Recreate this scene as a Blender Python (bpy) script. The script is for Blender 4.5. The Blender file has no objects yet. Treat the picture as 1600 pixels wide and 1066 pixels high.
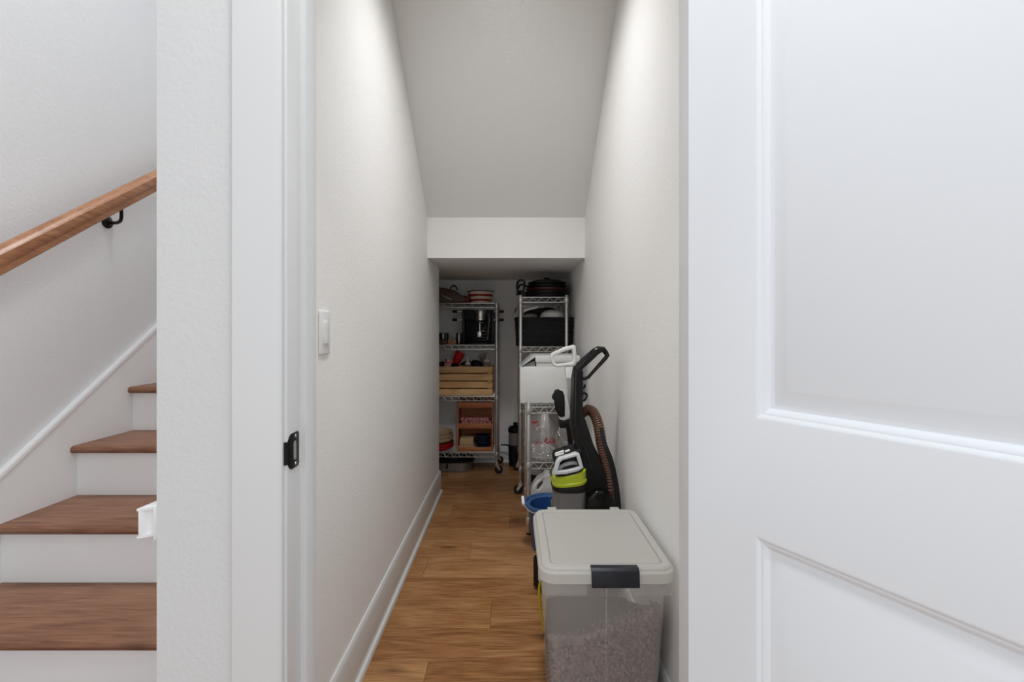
import bpy, bmesh, math, random
from mathutils import Vector, Matrix
random.seed(7)
PI = math.pi
SC = bpy.context.scene
COL = SC.collection
F, CX, CY, H = 711.0, 799.0, 518.0, 1.2


def P(px, py, d):
    """world point seen at pixel px,py at depth d (camera at the origin, 1.2 m up, looking along +Y)"""
    return Vector(((px - CX) * d / F, d, H - (py - CY) * d / F))


# ------------------------------------------------------------------ materials
def lin(c):
    def f(v):
        v /= 255.0
        return v / 12.92 if v <= 0.04045 else ((v + 0.055) / 1.055) ** 2.4
    return (f(c[0]), f(c[1]), f(c[2]), 1.0)


def mat(name, c, rough=0.5, metal=0.0, spec=0.5, trans=0.0, ior=1.45, coat=0.0, bump=None, vary=None, alpha=1.0, sub=0.0):
    m = bpy.data.materials.new(name)
    m.use_nodes = True
    nt = m.node_tree
    b = nt.nodes['Principled BSDF']
    b.inputs['Base Color'].default_value = lin(c)
    b.inputs['Roughness'].default_value = rough
    b.inputs['Metallic'].default_value = metal
    b.inputs['Specular IOR Level'].default_value = spec
    b.inputs['Transmission Weight'].default_value = trans
    b.inputs['IOR'].default_value = ior
    b.inputs['Coat Weight'].default_value = coat
    b.inputs['Alpha'].default_value = alpha
    if sub:
        b.inputs['Subsurface Weight'].default_value = sub
        b.inputs['Subsurface Radius'].default_value = (0.02, 0.02, 0.02)
    if bump or vary:
        tc = nt.nodes.new('ShaderNodeTexCoord')
    if bump:
        sc, st, dist = bump
        n = nt.nodes.new('ShaderNodeTexNoise')
        n.inputs['Scale'].default_value = sc
        n.inputs['Detail'].default_value = 3
        bp = nt.nodes.new('ShaderNodeBump')
        bp.inputs['Strength'].default_value = st
        bp.inputs['Distance'].default_value = dist
        nt.links.new(tc.outputs['Object'], n.inputs['Vector'])
        nt.links.new(n.outputs['Fac'], bp.inputs['Height'])
        nt.links.new(bp.outputs['Normal'], b.inputs['Normal'])
    if vary:
        sc, c2 = vary
        n = nt.nodes.new('ShaderNodeTexNoise')
        n.inputs['Scale'].default_value = sc
        n.inputs['Detail'].default_value = 4
        r = nt.nodes.new('ShaderNodeValToRGB')
        r.color_ramp.elements[0].position = 0.35
        r.color_ramp.elements[1].position = 0.65
        r.color_ramp.elements[0].color = lin(c)
        r.color_ramp.elements[1].color = lin(c2)
        nt.links.new(tc.outputs['Object'], n.inputs['Vector'])
        nt.links.new(n.outputs['Fac'], r.inputs['Fac'])
        nt.links.new(r.outputs['Color'], b.inputs['Base Color'])
    return m


def wood(name, dark, mid, light, axis=0, stretch=14.0, rough=0.4, var=0.25, scale=1.0, spec=0.4):
    """grain runs along the given axis; every separate board of a mesh gets its own shift and tone"""
    m = bpy.data.materials.new(name)
    m.use_nodes = True
    nt = m.node_tree
    L = nt.links.new
    b = nt.nodes['Principled BSDF']
    b.inputs['Roughness'].default_value = rough
    b.inputs['Specular IOR Level'].default_value = spec
    tc = nt.nodes.new('ShaderNodeTexCoord')
    geo = nt.nodes.new('ShaderNodeNewGeometry')
    mul = nt.nodes.new('ShaderNodeVectorMath'); mul.operation = 'SCALE'
    mul.inputs[0].default_value = (3.1, 7.3, 5.9)
    L(geo.outputs['Random Per Island'], mul.inputs['Scale'])
    add = nt.nodes.new('ShaderNodeVectorMath'); add.operation = 'ADD'
    L(tc.outputs['Object'], add.inputs[0]); L(mul.outputs[0], add.inputs[1])
    mp = nt.nodes.new('ShaderNodeMapping')
    s = [stretch * scale] * 3
    s[axis] = 2.0 * scale
    mp.inputs['Scale'].default_value = s
    L(add.outputs[0], mp.inputs['Vector'])
    # broad figure
    n1 = nt.nodes.new('ShaderNodeTexNoise')
    n1.inputs['Scale'].default_value = 1.3; n1.inputs['Detail'].default_value = 5
    n1.inputs['Roughness'].default_value = 0.6; n1.inputs['Distortion'].default_value = 0.9
    L(mp.outputs[0], n1.inputs['Vector'])
    # fine fibres
    mp2 = nt.nodes.new('ShaderNodeMapping')
    s2 = [120.0 * scale] * 3
    s2[axis] = 6.0 * scale
    mp2.inputs['Scale'].default_value = s2
    L(add.outputs[0], mp2.inputs['Vector'])
    n2 = nt.nodes.new('ShaderNodeTexNoise')
    n2.inputs['Scale'].default_value = 1.5; n2.inputs['Detail'].default_value = 4
    L(mp2.outputs[0], n2.inputs['Vector'])
    # growth rings
    mp3 = nt.nodes.new('ShaderNodeMapping')
    s3 = [6.0 * scale] * 3
    s3[axis] = 0.9 * scale
    mp3.inputs['Scale'].default_value = s3
    L(add.outputs[0], mp3.inputs['Vector'])
    n3 = nt.nodes.new('ShaderNodeTexNoise')
    n3.inputs['Scale'].default_value = 1.2; n3.inputs['Detail'].default_value = 2
    L(mp3.outputs[0], n3.inputs['Vector'])
    mm = nt.nodes.new('ShaderNodeMath'); mm.operation = 'MULTIPLY'; mm.inputs[1].default_value = 60.0
    L(n3.outputs['Fac'], mm.inputs[0])
    sn = nt.nodes.new('ShaderNodeMath'); sn.operation = 'SINE'
    L(mm.outputs[0], sn.inputs[0])
    def madd(a, k, bsock):
        x = nt.nodes.new('ShaderNodeMath'); x.operation = 'MULTIPLY_ADD'
        L(a, x.inputs[0]); x.inputs[1].default_value = k
        if bsock is None:
            x.inputs[2].default_value = 0.0
        else:
            L(bsock, x.inputs[2])
        return x.outputs[0]
    v = madd(n1.outputs['Fac'], 0.70, None)
    v = madd(n2.outputs['Fac'], 0.68, v)
    v = madd(sn.outputs[0], 0.035, v)
    v = madd(geo.outputs['Random Per Island'], var, v)
    r = nt.nodes.new('ShaderNodeValToRGB')
    e = r.color_ramp.elements
    off = var * 0.5
    e[0].position = 0.36 + off; e[0].color = lin(dark)
    e[1].position = 0.92 + off; e[1].color = lin(light)
    k = e.new(0.62 + off); k.color = lin(mid)
    L(v, r.inputs['Fac'])
    L(r.outputs['Color'], b.inputs['Base Color'])
    # knots
    mp4 = nt.nodes.new('ShaderNodeMapping')
    s4 = [6.5 * scale] * 3
    s4[axis] = 2.6 * scale
    mp4.inputs['Scale'].default_value = s4
    L(add.outputs[0], mp4.inputs['Vector'])
    vo = nt.nodes.new('ShaderNodeTexVoronoi')
    vo.inputs['Scale'].default_value = 1.0
    vo.inputs['Randomness'].default_value = 1.0
    L(mp4.outputs[0], vo.inputs['Vector'])
    mr = nt.nodes.new('ShaderNodeMapRange')
    mr.inputs['From Min'].default_value = 0.02; mr.inputs['From Max'].default_value = 0.17
    mr.inputs['To Min'].default_value = 0.6; mr.inputs['To Max'].default_value = 0.0
    L(vo.outputs['Distance'], mr.inputs['Value'])
    mx = nt.nodes.new('ShaderNodeMix'); mx.data_type = 'RGBA'
    L(mr.outputs[0], mx.inputs[0])
    L(r.outputs['Color'], mx.inputs[6])
    mx.inputs[7].default_value = lin((dark[0] * .7, dark[1] * .66, dark[2] * .62))
    L(mx.outputs[2], b.inputs['Base Color'])
    bp = nt.nodes.new('ShaderNodeBump')
    bp.inputs['Strength'].default_value = 0.12; bp.inputs['Distance'].default_value = 0.002
    L(n2.outputs['Fac'], bp.inputs['Height'])
    L(bp.outputs['Normal'], b.inputs['Normal'])
    return m


def film(name, c, clear=0.6, rough=0.12, gloss=0.45):
    """thin clear plastic sheet"""
    m = bpy.data.materials.new(name)
    m.use_nodes = True
    nt = m.node_tree
    nt.nodes.remove(nt.nodes['Principled BSDF'])
    out = nt.nodes['Material Output']
    tr = nt.nodes.new('ShaderNodeBsdfTransparent')
    gl = nt.nodes.new('ShaderNodeBsdfGlossy'); gl.inputs['Roughness'].default_value = rough
    di = nt.nodes.new('ShaderNodeBsdfDiffuse'); di.inputs['Color'].default_value = lin(c)
    tl = nt.nodes.new('ShaderNodeBsdfTranslucent'); tl.inputs['Color'].default_value = lin(c)
    m1 = nt.nodes.new('ShaderNodeMixShader'); m1.inputs[0].default_value = 0.5
    m2 = nt.nodes.new('ShaderNodeMixShader'); m2.inputs[0].default_value = gloss
    m3 = nt.nodes.new('ShaderNodeMixShader'); m3.inputs[0].default_value = clear
    L = nt.links.new
    L(di.outputs[0], m1.inputs[1]); L(tl.outputs[0], m1.inputs[2])
    L(m1.outputs[0], m2.inputs[1]); L(gl.outputs[0], m2.inputs[2])
    L(m2.outputs[0], m3.inputs[1]); L(tr.outputs[0], m3.inputs[2])
    L(m3.outputs[0], out.inputs['Surface'])
    return m


def speckle(name, a, b_):
    """every piece of the heap has its own tone"""
    m = mat(name, a, 0.9)
    nt = m.node_tree
    g = nt.nodes.new('ShaderNodeNewGeometry')
    rp = nt.nodes.new('ShaderNodeValToRGB')
    rp.color_ramp.elements[0].color = lin(a); rp.color_ramp.elements[1].color = lin(b_)
    nt.links.new(g.outputs['Random Per Island'], rp.inputs['Fac'])
    nt.links.new(rp.outputs['Color'], nt.nodes['Principled BSDF'].inputs['Base Color'])
    return m


M = {}
M['wall'] = mat('wall_paint', (243, 241, 238), 0.75, spec=0.25, bump=(110, 0.22, 0.004))
M['hallwall'] = mat('wall_paint_shaded', (221, 221, 221), 0.75, spec=0.25, bump=(110, 0.26, 0.004))  # same paint as the closet walls, darkened to stand in for dimmer light
M['stairwall'] = mat('stairwell_paint', (234, 234, 235), 0.75, spec=0.25, bump=(110, 0.30, 0.004))
M['ceiling'] = mat('ceiling_texture', (243, 243, 241), 0.85, spec=0.2, bump=(75, 0.30, 0.005))
M['trim'] = mat('trim_gloss', (222, 222, 222), 0.3, spec=0.5)
M['base'] = mat('baseboard_gloss', (214, 214, 211), 0.14, spec=0.6)
M['door'] = mat('door_paint', (243, 247, 252), 0.5, spec=0.3)
M['riser'] = mat('riser_paint', (245, 245, 245), 0.5, spec=0.35)
M['floor'] = wood('plank_floor', (92, 57, 31), (146, 99, 58), (183, 137, 92), 0, 9, 0.38, 0.20)
M['seam'] = mat('plank_seam', (48, 30, 18), 0.8)
M['tread'] = wood('tread_wood', (86, 54, 37), (130, 89, 66), (160, 118, 92), 0, 10, 0.42, 0.06)
M['rail'] = wood('handrail_wood', (106, 62, 36), (152, 100, 66), (182, 130, 92), 1, 12, 0.35, 0.06)
M['crate'] = wood('crate_pine', (205, 146, 92), (232, 184, 128), (244, 205, 156), 0, 8, 0.6, 0.25)
M['organizer'] = wood('organizer_wood', (140, 78, 46), (180, 110, 70), (200, 134, 90), 0, 8, 0.55, 0.12)
M['chrome'] = mat('chrome_wire', (214, 212, 208), 0.34, 0.8)
M['blackmetal'] = mat('black_metal', (26, 25, 25), 0.4, 0.6)
M['black'] = mat('black_plastic', (13, 12, 11), 0.38, spec=0.35)
M['matteblack'] = mat('matte_black_plastic', (19, 18, 17), 0.55, spec=0.35)
M['latch'] = mat('latch_plastic', (34, 36, 44), 0.45)
M['rubber'] = mat('black_rubber', (22, 22, 22), 0.6)
M['gloss'] = mat('gloss_black', (12, 11, 10), 0.18, spec=0.45)
M['switch'] = mat('switch_plastic', (238, 238, 236), 0.3)
M['clip'] = mat('clip_plastic', (242, 242, 243), 0.35)
M['lid'] = mat('bin_lid_plastic', (212, 210, 205), 0.36, spec=0.5)
M['frost'] = film('bin_frosted_plastic', (252, 251, 249), 0.785, 0.3, 0.10)
nt = M['lid'].node_tree
tl_ = nt.nodes.new('ShaderNodeBsdfTranslucent'); tl_.inputs['Color'].default_value = lin((245, 244, 240))
mx_ = nt.nodes.new('ShaderNodeMixShader'); mx_.inputs[0].default_value = 0.45
nt.links.new(nt.nodes['Principled BSDF'].outputs[0], mx_.inputs[1]); nt.links.new(tl_.outputs[0], mx_.inputs[2])
nt.links.new(mx_.outputs[0], nt.nodes['Material Output'].inputs['Surface'])
M['kibble'] = speckle('kibble', (56, 40, 37), (160, 130, 122))
M['whiteplastic'] = mat('white_plastic', (228, 227, 223), 0.4)
M['greyplastic'] = mat('grey_plastic', (150, 149, 146), 0.4)
M['silverplastic'] = mat('silver_plastic', (205, 206, 207), 0.35)
M['lime'] = mat('lime_plastic', (182, 196, 42), 0.3, coat=0.3)
M['smoke'] = mat('smoky_tank_plastic', (158, 155, 152), 0.2, trans=0.45, ior=1.15)
M['hose'] = mat('hose_plastic', (112, 80, 62), 0.4, vary=(20, (88, 62, 50)))
M['blue'] = mat('blue_plastic', (38, 78, 136), 0.4)
M['bluegrey'] = mat('bucket_rim', (62, 96, 144), 0.4)
M['jug'] = mat('jug_plastic', (230, 230, 228), 0.38)
M['olive'] = mat('olive_plastic', (150, 148, 110), 0.45)
M['yellow'] = mat('yellow_cord', (206, 196, 40), 0.4)
M['steel'] = mat('brushed_steel', (196, 194, 188), 0.3, 1.0)
M['tin'] = mat('tin', (120, 118, 112), 0.42, 0.8, vary=(18, (150, 148, 140)))
M['wicker'] = mat('black_wicker', (14, 13, 13), 0.5, spec=0.35)
M['film'] = film('clear_film', (255, 255, 254), 0.77, 0.10, 0.5)
M['cup'] = mat('silver_cup', (226, 224, 220), 0.22, 0.4)
M['red'] = mat('red_plastic', (190, 26, 32), 0.4)
M['redprint'] = mat('red_print', (196, 40, 48), 0.5)
M['darkred'] = mat('dark_red', (96, 30, 26), 0.5)
M['redwhite'] = mat('red_white_print', (188, 26, 34), 0.45, vary=(55, (240, 226, 220)))
M['beige'] = mat('beige_ceramic', (196, 172, 138), 0.45)
M['cream'] = mat('cream_ceramic', (226, 208, 190), 0.35)
M['stripe'] = mat('stripe_red', (150, 42, 32), 0.35)
M['napkin'] = mat('napkin_cloth', (196, 166, 124), 0.9)
M['navy'] = mat('navy_ceramic', (36, 48, 72), 0.35)
M['brown'] = mat('brown_leather', (80, 54, 36), 0.5, bump=(40, 0.2, 0.003))
M['glass'] = mat('clear_plastic', (235, 232, 226), 0.1, trans=0.85, ior=1.2)
M['tan'] = mat('tan_card', (172, 132, 92), 0.7)
M['pan'] = mat('pan_metal', (20, 19, 20), 0.3, 0.4)
M['panred'] = mat('pan_maroon', (74, 30, 32), 0.3, 0.3)
M['greycloth'] = mat('grey_cloth', (150, 148, 145), 0.9, bump=(60, 0.4, 0.004))
M['darkcloth'] = mat('dark_cloth', (44, 34, 34), 0.9, bump=(60, 0.4, 0.004))


# ------------------------------------------------------------------ mesh builder
class MB:
    def __init__(self):
        self.bm = bmesh.new()

    def _bevel(self, verts, w, seg=2):
        es = list({e for v in verts for e in v.link_edges})
        bmesh.ops.bevel(self.bm, geom=es, offset=w, segments=seg, profile=0.5, affect='EDGES', clamp_overlap=True)

    def box(self, x0, x1, y0, y1, z0, z1, bev=0.0, seg=2, mtx=None):
        vs = [self.bm.verts.new((x, y, z)) for x in (x0, x1) for y in (y0, y1) for z in (z0, z1)]
        for q in ((0, 1, 3, 2), (4, 6, 7, 5), (0, 4, 5, 1), (2, 3, 7, 6), (0, 2, 6, 4), (1, 5, 7, 3)):
            self.bm.faces.new([vs[i] for i in q])
        if mtx is not None:
            for v in vs:
                v.co = mtx @ v.co
        if bev:
            self._bevel(vs, bev, seg)
        return self

    def prism(self, pts, a, b, axis='y', bev=0.0, seg=2):
        """closed outline extruded from a to b; axis y: pts are (x,z); axis x: (y,z); axis z: (x,y)"""
        def co(p, t):
            return (p[0], t, p[1]) if axis == 'y' else (t, p[0], p[1]) if axis == 'x' else (p[0], p[1], t)
        A = [self.bm.verts.new(co(p, a)) for p in pts]
        B = [self.bm.verts.new(co(p, b)) for p in pts]
        n = len(pts)
        self.bm.faces.new(A); self.bm.faces.new(list(reversed(B)))
        for i in range(n):
            self.bm.faces.new((A[i], B[i], B[(i + 1) % n], A[(i + 1) % n]))
        if bev:
            self._bevel(A + B, bev, seg)
        return self

    def loft(self, loops, cap0=True, cap1=True):
        R = [[self.bm.verts.new(p) for p in lp] for lp in loops]
        n = len(R[0])
        for a, b in zip(R, R[1:]):
            for i in range(n):
                self.bm.faces.new((a[i], a[(i + 1) % n], b[(i + 1) % n], b[i]))
        if cap0:
            self.bm.faces.new(list(reversed(R[0])))
        if cap1:
            self.bm.faces.new(R[-1])
        return self

    def lathe(self, prof, c=(0, 0, 0), n=24, axis=(0, 0, 1), cap0=True, cap1=True, sq=1.0):
        q = Vector((0, 0, 1)).rotation_difference(Vector(axis).normalized())
        c = Vector(c)
        lps = []
        for r, z in prof:
            r = max(r, 1e-4)
            lps.append([c + q @ Vector((r * math.cos(2 * PI * i / n), sq * r * math.sin(2 * PI * i / n), z)) for i in range(n)])
        return self.loft(lps, cap0, cap1)

    def cyl(self, a, b, r, n=10, r2=None):
        a = Vector(a); b = Vector(b)
        return self.lathe([(r, 0), (r if r2 is None else r2, (b - a).length)], a, n, b - a)

    def tube(self, pts, r, n=8, closed=False, ry=None, up=None):
        pts = [Vector(p) for p in pts]
        m = len(pts)
        rs = r if isinstance(r, (list, tuple)) else [r] * m
        tan = []
        for i in range(m):
            if closed:
                t = pts[(i + 1) % m] - pts[i - 1]
            else:
                t = pts[min(i + 1, m - 1)] - pts[max(i - 1, 0)]
            tan.append(t.normalized())
        nv = Vector(up) if up else tan[0].orthogonal()
        lps = []
        for i in range(m):
            nv = (nv - tan[i] * nv.dot(tan[i]))
            if nv.length < 1e-6:
                nv = tan[i].orthogonal()
            nv.normalize()
            bv = tan[i].cross(nv)
            k = 1.0 if ry is None else ry
            lps.append([pts[i] + nv * (rs[i] * math.cos(2 * PI * j / n)) + bv * (rs[i] * k * math.sin(2 * PI * j / n)) for j in range(n)])
        if closed:
            return self.loft(lps + [lps[0]], False, False) if False else self._ring(lps)
        return self.loft(lps)

    def _ring(self, lps):
        R = [[self.bm.verts.new(p) for p in lp] for lp in lps]
        n = len(R[0]); m = len(R)
        for k in range(m):
            a, b = R[k], R[(k + 1) % m]
            for i in range(n):
                self.bm.faces.new((a[i], a[(i + 1) % n], b[(i + 1) % n], b[i]))
        return self

    def sphere(self, c, r, sub=2, sc=(1, 1, 1)):
        bmesh.ops.create_icosphere(self.bm, subdivisions=sub, radius=1.0,
                                   matrix=Matrix.Translation(c) @ Matrix.Diagonal((r * sc[0], r * sc[1], r * sc[2], 1)))
        return self

    def rot(self, ang, axis, pivot):
        R = Matrix.Translation(pivot) @ Matrix.Rotation(ang, 4, axis) @ Matrix.Translation(-Vector(pivot))
        bmesh.ops.transform(self.bm, matrix=R, verts=self.bm.verts)
        return self

    def build(self, name, m, parent=None, sharp=35, label=None):
        bm = self.bm
        bmesh.ops.recalc_face_normals(bm, faces=bm.faces)
        for f in bm.faces:
            f.smooth = True
        for e in bm.edges:
            e.smooth = not (len(e.link_faces) == 2 and e.calc_face_angle(0) > math.radians(sharp))
        me = bpy.data.meshes.new(name)
        xs = [v.co for v in bm.verts]
        lo = Vector((min(c.x for c in xs), min(c.y for c in xs), min(c.z for c in xs)))
        hi = Vector((max(c.x for c in xs), max(c.y for c in xs), max(c.z for c in xs)))
        o_w = Vector(((lo.x + hi.x) / 2, (lo.y + hi.y) / 2, lo.z))
        bmesh.ops.translate(bm, vec=-o_w, verts=bm.verts)
        bm.to_mesh(me); bm.free()
        me.materials.append(m)
        o = bpy.data.objects.new(name, me)
        COL.objects.link(o)
        ORG[o.name] = o_w
        if parent is not None:
            o.parent = parent
            o.location = o_w - ORG[parent.name]
        else:
            o.location = o_w
        if label:
            o['label'] = label
        return o


ORG = {}


def thing(name, label, cat, loc, group=None):
    o = bpy.data.objects.new(name, None)
    o.empty_display_size = 0.05
    COL.objects.link(o)
    o.location = loc
    ORG[o.name] = Vector(loc)
    return tag(o, label, cat, group)


def tag(o, label, cat, group=None):
    o['label'] = label; o['category'] = cat
    if group:
        o['group'] = group
    return o


def struct(o):
    o['kind'] = 'structure'
    return o


def dup(o, delta, label=None):
    """copy of a thing with copies of its parts and sub-parts, moved by delta"""
    r = o.copy(); COL.objects.link(r)
    r.location = o.location + Vector(delta)
    ORG[r.name] = ORG[o.name] + Vector(delta)
    if label:
        r['label'] = label
    for ch in list(o.children):
        c = ch.copy(); COL.objects.link(c); c.parent = r
        for g in list(ch.children):
            d = g.copy(); COL.objects.link(d); d.parent = c
    return r


def rrect(cx, cy, hx, hy, r, z, n=5):
    out = []
    for (sx, sy, a0) in ((1, 1, 0), (-1, 1, 90), (-1, -1, 180), (1, -1, 270)):
        for k in range(n + 1):
            a = math.radians(a0 + 90.0 * k / n)
            out.append((cx + sx * (hx - r) + r * math.cos(a), cy + sy * (hy - r) + r * math.sin(a), z))
    return out


def smooth_path(pts, k=6):
    """Catmull-Rom through the points"""
    pts = [Vector(p) for p in pts]
    out = []
    for i in range(len(pts) - 1):
        p0 = pts[max(i - 1, 0)]; p1 = pts[i]; p2 = pts[i + 1]; p3 = pts[min(i + 2, len(pts) - 1)]
        for j in range(k):
            t = j / k
            out.append(0.5 * ((2 * p1) + (p2 - p0) * t + (2 * p0 - 5 * p1 + 4 * p2 - p3) * t * t + (3 * p1 - p0 - 3 * p2 + p3) * t ** 3))
    out.append(pts[-1])
    return out


# ------------------------------------------------------------------ the setting
XL, XR, XP = -0.538, 0.472, -0.6555      # closet left wall, right wall, stair face of the partition
YF, YB0 = 0.841, 0.9585                  # hall face and closet face of the front wall
YE, YH, YB = 3.385, 2.92, 4.188          # end of left wall, header, back wall
ZS, ZSL = 1.672, 1.931                   # soffit, foot of the slope
ZC = 2.98
SLOPE = 0.84
XJL, XJR = -0.4145, 0.358                # jamb faces
HALL = -2.4

# floor: planks across the closet
mb = MB()
joints = {0: [-.087], 1: [-.62, .36], 2: [-.437], 3: [-.225], 4: [.3], 5: [-.01], 6: [-.40], 7: [.2], -1: [.25], -2: [-.3], -3: [.1]}
W = .1875
for k in range(-24, 14):
    y0 = 1.84 + W * k
    y1 = y0 + W
    j0 = joints.get(k, [random.uniform(-.6, .6)])[0]
    xs = [j0 + 1.22 * i for i in range(-4, 5)]
    lox, hix = (-3.0, 2.4) if y0 < .84 else (-1.70, .56)
    for a, b in zip(xs, xs[1:]):
        a2, b2 = max(a, lox), min(b, hix)
        if b2 - a2 > .02 and y0 < YB + .1:
            mb.box(a2 + .0007, b2 - .0007, y0 + .0007, min(y1, YB + .1) - .0007, -.012, 0)
fl = struct(mb.build('floor', M['floor']))
struct(MB().box(-3.0, 2.4, HALL - .3, YB + .1, -.1, -.0035).build('floor', M['seam']))

# walls
mb = MB()
mb.box(XP, XL, YB0, YE, 0, 4.6)
struct(mb.build('wall_left', M['wall']))
struct(MB().box(XR, XR + .1, YB0, YB + .1, 0, 3.3).build('wall_right', M['wall']))
struct(MB().box(-1.25, XR, YB, YB + .1, 0, 1.75).build('wall_back', M['wall']))
mb = MB()
mb.box(-1.25, -1.17, YE, YB, 0, 1.75)
mb.box(-1.25, XP, YE - .08, YE, 0, 1.75)
struct(mb.build('wall_alcove', M['wall']))
mb = MB()
mb.box(XP, XJL - .02, YF, YB0, 0, 4.6)
mb.box(XJL - .02, XJR + .02, YF, YB0, 2.07, 4.6)
mb.box(XJR + .02, 2.4, YF, YB0, 0, 4.6)
struct(mb.build('wall_front', M['hallwall']))
struct(MB().box(XL, XR, YH, YH + .11, ZS, ZSL + .02).build('wall_header', M['wall']))
# ceiling of the closet: flat part, slope under the upper flight, low soffit
mb = MB()
yt = YH - (ZC - ZSL) / SLOPE
mb.box(XL, XR, YB0, yt + .05, ZC, ZC + .1)
mb.prism([(yt, ZC), (YH + .02, ZSL - .0168), (YH + .02, ZSL + .14), (yt, ZC + .16)], XL, XR, 'x')
struct(mb.build('ceiling', M['ceiling']))
mb = MB()
mb.box(XL, XR, YH + .11, YE, ZS, ZS + .08)
mb.box(-1.25, XR, YE, YB, ZS, ZS + .08)
struct(mb.build('ceiling', M['ceiling']))
# hall ceiling and stairwell shell
struct(MB().box(-1.67, 2.4, HALL, YF, 2.75, 2.85).build('ceiling', M['ceiling']))
struct(MB().box(-1.77, -1.67, -.35, 5.0, 0, 4.6).build('wall_stairwell', M['stairwall']))

# baseboards with a shoe moulding
def baseboard(name, x0, x1, y0, y1, side):
    """side: which way the board faces, +x / -x / -y / +y"""
    mb = MB()
    t, h, s = .014, .163, .013
    prof = [(0, 0), (t + s, 0), (t + s, .012), (t + s * .75, .019), (t + .001, .022), (t, .022), (t, h - .018), (t - .004, h - .006), (t - .008, h), (0, h)]
    if side == '+x':
        mb.prism([(x0 + u, z) for u, z in prof], y0, y1, 'y')
    elif side == '-x':
        mb.prism([(x1 - u, z) for u, z in prof], y0, y1, 'y')
    elif side == '-y':
        mb.prism([(y1 - u, z) for u, z in prof], x0, x1, 'x')
    else:
        mb.prism([(y0 + u, z) for u, z in prof], x0, x1, 'x')
    return struct(mb.build(name, M['base']))
baseboard('baseboard_left', XL, XL, YB0, YE + .014, '+x')
baseboard('baseboard_left', XP, XL, YE, YE, '+y')
baseboard('baseboard_right', XR, XR, YB0, YB - .027, '-x')
baseboard('baseboard_back', -1.17, XR, YB, YB, '-y')

# door casing and jambs
def casing_profile(sgn):
    # width runs 0..0.0906 away from the opening, depth is towards the hall
    return [(0, 0), (0, -.009), (.003, -.0125), (.008, -.014), (.0906 - .003, -.015), (.0906, -.012), (.0906, 0)]
mb = MB()
mb.prism([(-.4194 - u, YF + v) for u, v in casing_profile(1)], 0, 2.07, 'z')
cl = struct(mb.build('trim_1', M['trim']))
mb = MB()
mb.prism([(XJR + .005 + u, YF + v) for u, v in casing_profile(1)], 0, 2.07, 'z')
struct(mb.build('trim_2', M['trim']))
mb = MB()
mb.prism([(YF + v, 2.07 + u) for u, v in casing_profile(1)], -.51, XJR + .0956, 'x')
struct(mb.build('trim_3', M['trim']))
# jambs with stops
mb = MB()
mb.box(XJL - .02, XJL, YF, YB0, 0, 2.05, .0015)
mb.prism([(XJL, .895), (XJL + .0095, .895), (XJL + .0115, .898), (XJL + .0115, .940), (XJL + .0095, .9425), (XJL, .9425)], 0, 2.05, 'z')
jl = struct(mb.build('trim_4', M['trim']))
mb = MB()
mb.box(XJR, XJR + .02, YF, YB0, 0, 2.05, .0015)
mb.prism([(XJR, .882), (XJR - .0095, .882), (XJR - .0115, .885), (XJR - .0115, .940), (XJR - .0095, .9425), (XJR, .9425)], 0, 2.05, 'z')
struct(mb.build('trim_5', M['trim']))
struct(MB().box(XJL - .02, XJR + .02, YF, YB0, 2.05, 2.07).build('trim_6', M['trim']))
# strike plate let into the left jamb
sp = MB()
zc = .974
ol = []
y0s, y1s = .8425, .8845
def plate_pt(y, z):
    return (y, z)
out = [(y0s - .0, zc - .022), (y0s + .006, zc - .030), (y0s + .012, zc - .0335), (y1s - .004, zc - .0335), (y1s, zc - .029), (y1s, zc + .029), (y1s - .004, zc + .0335), (y0s + .012, zc + .0335), (y0s + .006, zc + .030), (y0s, zc + .022)]
sp.prism(out, XJL, XJL + .0022, 'x', .0006)
spo = sp.build('strike_plate', M['blackmetal'], jl, label='black metal strike plate with bolt hole')
lip = MB()
pts = [(XJL + .0022, y0s + .003), (XJL + .0022, y0s), (XJL - .0005, y0s - .0045), (XJL - .003, y0s - .006), (XJL - .0045, y0s - .0045), (XJL - .001, y0s + .003)]
lip.prism(pts, zc - .021, zc + .021, 'z')
lip.build('lip', M['blackmetal'], spo)
bh = MB()
bh.prism([(.8665 + .0052 * math.cos(a * PI / 12), zc + (.012 if math.sin(a * PI / 12) >= 0 else -.012) + .006 * math.sin(a * PI / 12)) for a in range(24)], XJL + .0018, XJL + .0026, 'x')
bh.build('bolt_hole', M['greyplastic'], spo)
for s in (-1, 1):
    MB().lathe([(.0035, 0), (.003, .001), (.0005, .0013)], (XJL + .002, .870, zc + s * .0265), 12, (1, 0, 0)).build('screw', M['steel'], spo)

# ------------------------------------------------------------------ open door leaf
DW, DH, DT = .76, 2.03, .035
ang = math.atan2(.869, .495)
def door_frame(t, d, z):
    """t along the leaf from the hinge, d out of the closet face, z up"""
    return Vector((.317 + .495 * t - .869 * d, .814 - .869 * t - .495 * d, z))
mb = MB()
bm = mb.bm
ts = [0, .124, DW - .124, DW]
zs = [.008, .235, .883, 1.065, 1.905, DH]
def q(a, b, c, d):
    bm.faces.new([bm.verts.new(door_frame(*p)) for p in (a, b, c, d)])
for i in range(3):
    for j in range(5):
        if i == 1 and j in (1, 3):
            continue
        q((ts[i], 0, zs[j]), (ts[i + 1], 0, zs[j]), (ts[i + 1], 0, zs[j + 1]), (ts[i], 0, zs[j + 1]))
ring = [(0, 0), (.003, -.0012), (.007, -.0045), (.0085, -.0048), (.011, -.0058), (.015, -.0095), (.0175, -.0112), (.023, -.0115), (.0245, -.0112), (.046, -.0035), (.0475, -.003)]
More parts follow.
